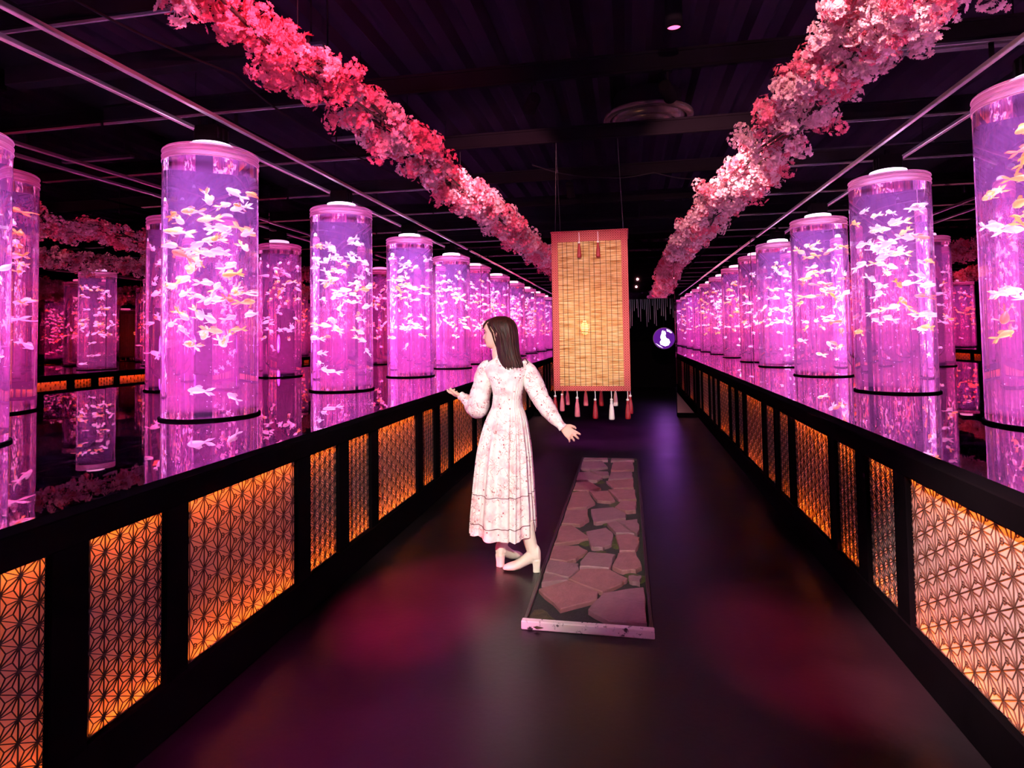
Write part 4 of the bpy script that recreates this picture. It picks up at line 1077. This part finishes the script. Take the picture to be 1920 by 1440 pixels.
for a, b_, r0, r1 in ((wp(862, 752, .088), wp(851, 747, .108), .030, .026), (wp(1046, 786, -.026), wp(1060, 801, -.031), .031, .026)):
    d = (b_ - a); c = MB()
    c.tube([L_(a + d * s) for s in (0, .2, .45, .7, 1)], [r0, r0 * 1.12, r0 * .98, r1 * 1.05, r1 * 1.18], 28, cap=False); c.build('cuff', 'floral', dr)
cl2 = MB(); rings = []
for y, k in ((668, 1.02), (663, .97), (658, 1.02)):
    x0, x1 = (927, 952) if y > 660 else (926, 949)
    rings.append([L_(wp((x0 + x1) / 2, y)) + Vector((k * .046 * math.cos(t), k * .05 * math.sin(t) * 1.05, .004 * math.sin(9 * t))) for t in np.linspace(0, 2 * PI, 60, endpoint=False)])
cl2.loft(rings, cap0=False, cap1=False); cl2.build('collar', 'floral', dr)
for y in (934, 991):
    r = interp(y); pts = dress_ring(*r, ex=.0012); pts.append(pts[0])
    MB().tube(pts, .0022, 5, cap=False).build('piping', 'seam', dr)

# hair: fall of overlapping strands over the skull and down the back
hb = MB()
HAIR = [(593, 930, 948, .025, .0), (596, 922, 957, .050, .0), (601, 917, 963, .070, .0), (608, 915, 968, .080, -.002), (616, 918, 971, .084, -.004), (626, 925, 973, .084, -.008), (636, 929, 974, .080, -.014), (648, 932, 975, .074, -.022), (660, 935, 977, .066, -.034), (671, 938, 980, .058, -.048), (680, 942, 984, .050, -.060), (688, 945, 987, .042, -.066)]
rings = []
for (y, xl, xr, ry, dy) in HAIR:
    a, b_ = wp(xl, y, dy), wp(xr, y, dy); c = (a + b_) / 2; rx = (b_.x - a.x) / 2; ring = []
    for j in range(120):
        t = 2 * PI * j / 120; u = (y - 593) / 95
        k = 1 + .035 * noise.noise(Vector((math.cos(t) * 9, math.sin(t) * 9, u * 1.5))) + .02 * math.sin(23 * t + u * 2) * min(1, u * 3)
        z = c.z + (0 if y < 685 else .016 * noise.noise(Vector((math.cos(t) * 6, math.sin(t) * 6, 3))))
        e = .62 if y < 612 else (.72 if y < 620 else .9)
        cs, sn = math.cos(t), math.sin(t)
        ring.append(L_((c.x + rx * k * abs(cs) ** e * (1 if cs > 0 else -1), c.y + ry * k * abs(sn) ** e * (1 if sn > 0 else -1), z)))
    rings.append(ring)
hb.loft(rings)
hr_ = random.Random(8)
hair = hb.build('hair', 'hair', wm)
for k in range(46):    # separate locks lying over the fall
    t = PI * (1.0 + hr_.random()) if k < 36 else hr_.uniform(0, PI)
    pts = []; rr = []
    for i, (y, xl, xr, ry, dy) in enumerate(HAIR[2:]):
        a, b_ = wp(xl, y, dy), wp(xr, y, dy); c = (a + b_) / 2; rx = (b_.x - a.x) / 2; tt = t + .12 * math.sin(i * .5 + k)
        pts.append(L_((c.x + rx * 1.0 * math.cos(tt), c.y + ry * 1.0 * math.sin(tt), c.z - (hr_.uniform(-.008, .022) if i == 9 else 0)))); rr.append(.0055 * math.sin(PI * (i + .6) / 10.2) + .0012)
    MB().tube(pts, rr, 6, flat=.6).build('lock', 'hair', hair)
for k in range(9):     # fringe over the forehead
    s = -.045 + .0112 * k
    MB().tube([H_(.030, s * .6, .194), H_(.066, s * .9, .176), H_(.085, s * 1.1, .152), H_(.0885, s * 1.2, .130 - .007 * (k % 3))], [.006, .009, .007, .0012], 6, flat=.6).build('fringe_lock', 'hair', hair)
for s in (-1, 1):      # strands in front of the ears
    MB().tube([H_(.050, s * .066, .160), H_(.036, s * .0755, .13), H_(.018, s * .077, .095), H_(.010, s * .072, .050), H_(.0, s * .060, .0)], [.008, .010, .009, .006, .002], 8, flat=.6).build('side_lock', 'hair', hair)
MB().tube([L_(wp(981, 676, -.05)), L_(wp(989, 672, -.045)), L_(wp(994, 680, -.04)), L_(wp(988, 690, -.05))], [.004, .005, .004, .001], 6).build('lock', 'hair', hair)

# boots
def boot(heel, ang):
    b = MB(); f = Vector((math.cos(ang), math.sin(ang), 0)); s = Vector((-f.y, f.x, 0))
    P = lambda x, y, z: L_(heel + f * (x + .03) + s * y + Vector((0, 0, z)))
    rings = []
    for x, w, zb, zt_ in ((.178, .010, .010, .020), (.170, .026, .005, .032), (.145, .037, .002, .046), (.105, .042, .003, .060), (.065, .039, .014, .085), (.03, .035, .032, .115), (.0, .035, .047, .15), (-.03, .036, .056, .17), (-.055, .030, .060, .16), (-.066, .012, .068, .13)):
        rings.append([P(x, w * math.cos(2 * PI * j / 18), (zb + zt_) / 2 + (zt_ - zb) / 2 * math.sin(2 * PI * j / 18)) for j in range(18)])
    b.loft(rings)
    rings = []
    for z, r, xo in ((.09, .038, -.022), (.13, .037, -.016), (.17, .038, -.006), (.21, .042, .005), (.25, .045, .014), (.32, .049, .026)):
        rings.append([P(xo + r * math.cos(2 * PI * j / 18), r * .95 * math.sin(2 * PI * j / 18), z + .003 * math.sin(5 * j)) for j in range(18)])
    b.loft(rings)
    rings = []
    for z, r in ((.078, .033), (.05, .029), (.02, .027), (.0, .028)):
        rings.append([P(-.037 + r * max(-.9, min(.75, 1.2 * math.cos(2 * PI * j / 18))), r * .95 * math.sin(2 * PI * j / 18), z) for j in range(18)])
    b.loft(rings)
    return fuse(b, 'boot', 'boot', wm, .0045, 2)
hl = wp(941, 1060, .0); hl.z = 0; hl.y = 3.89
hr2 = wp(1009, 1066); hr2.z = 0; hr2.y = 3.83
boot(hl, math.radians(62)); boot(hr2, math.radians(183))
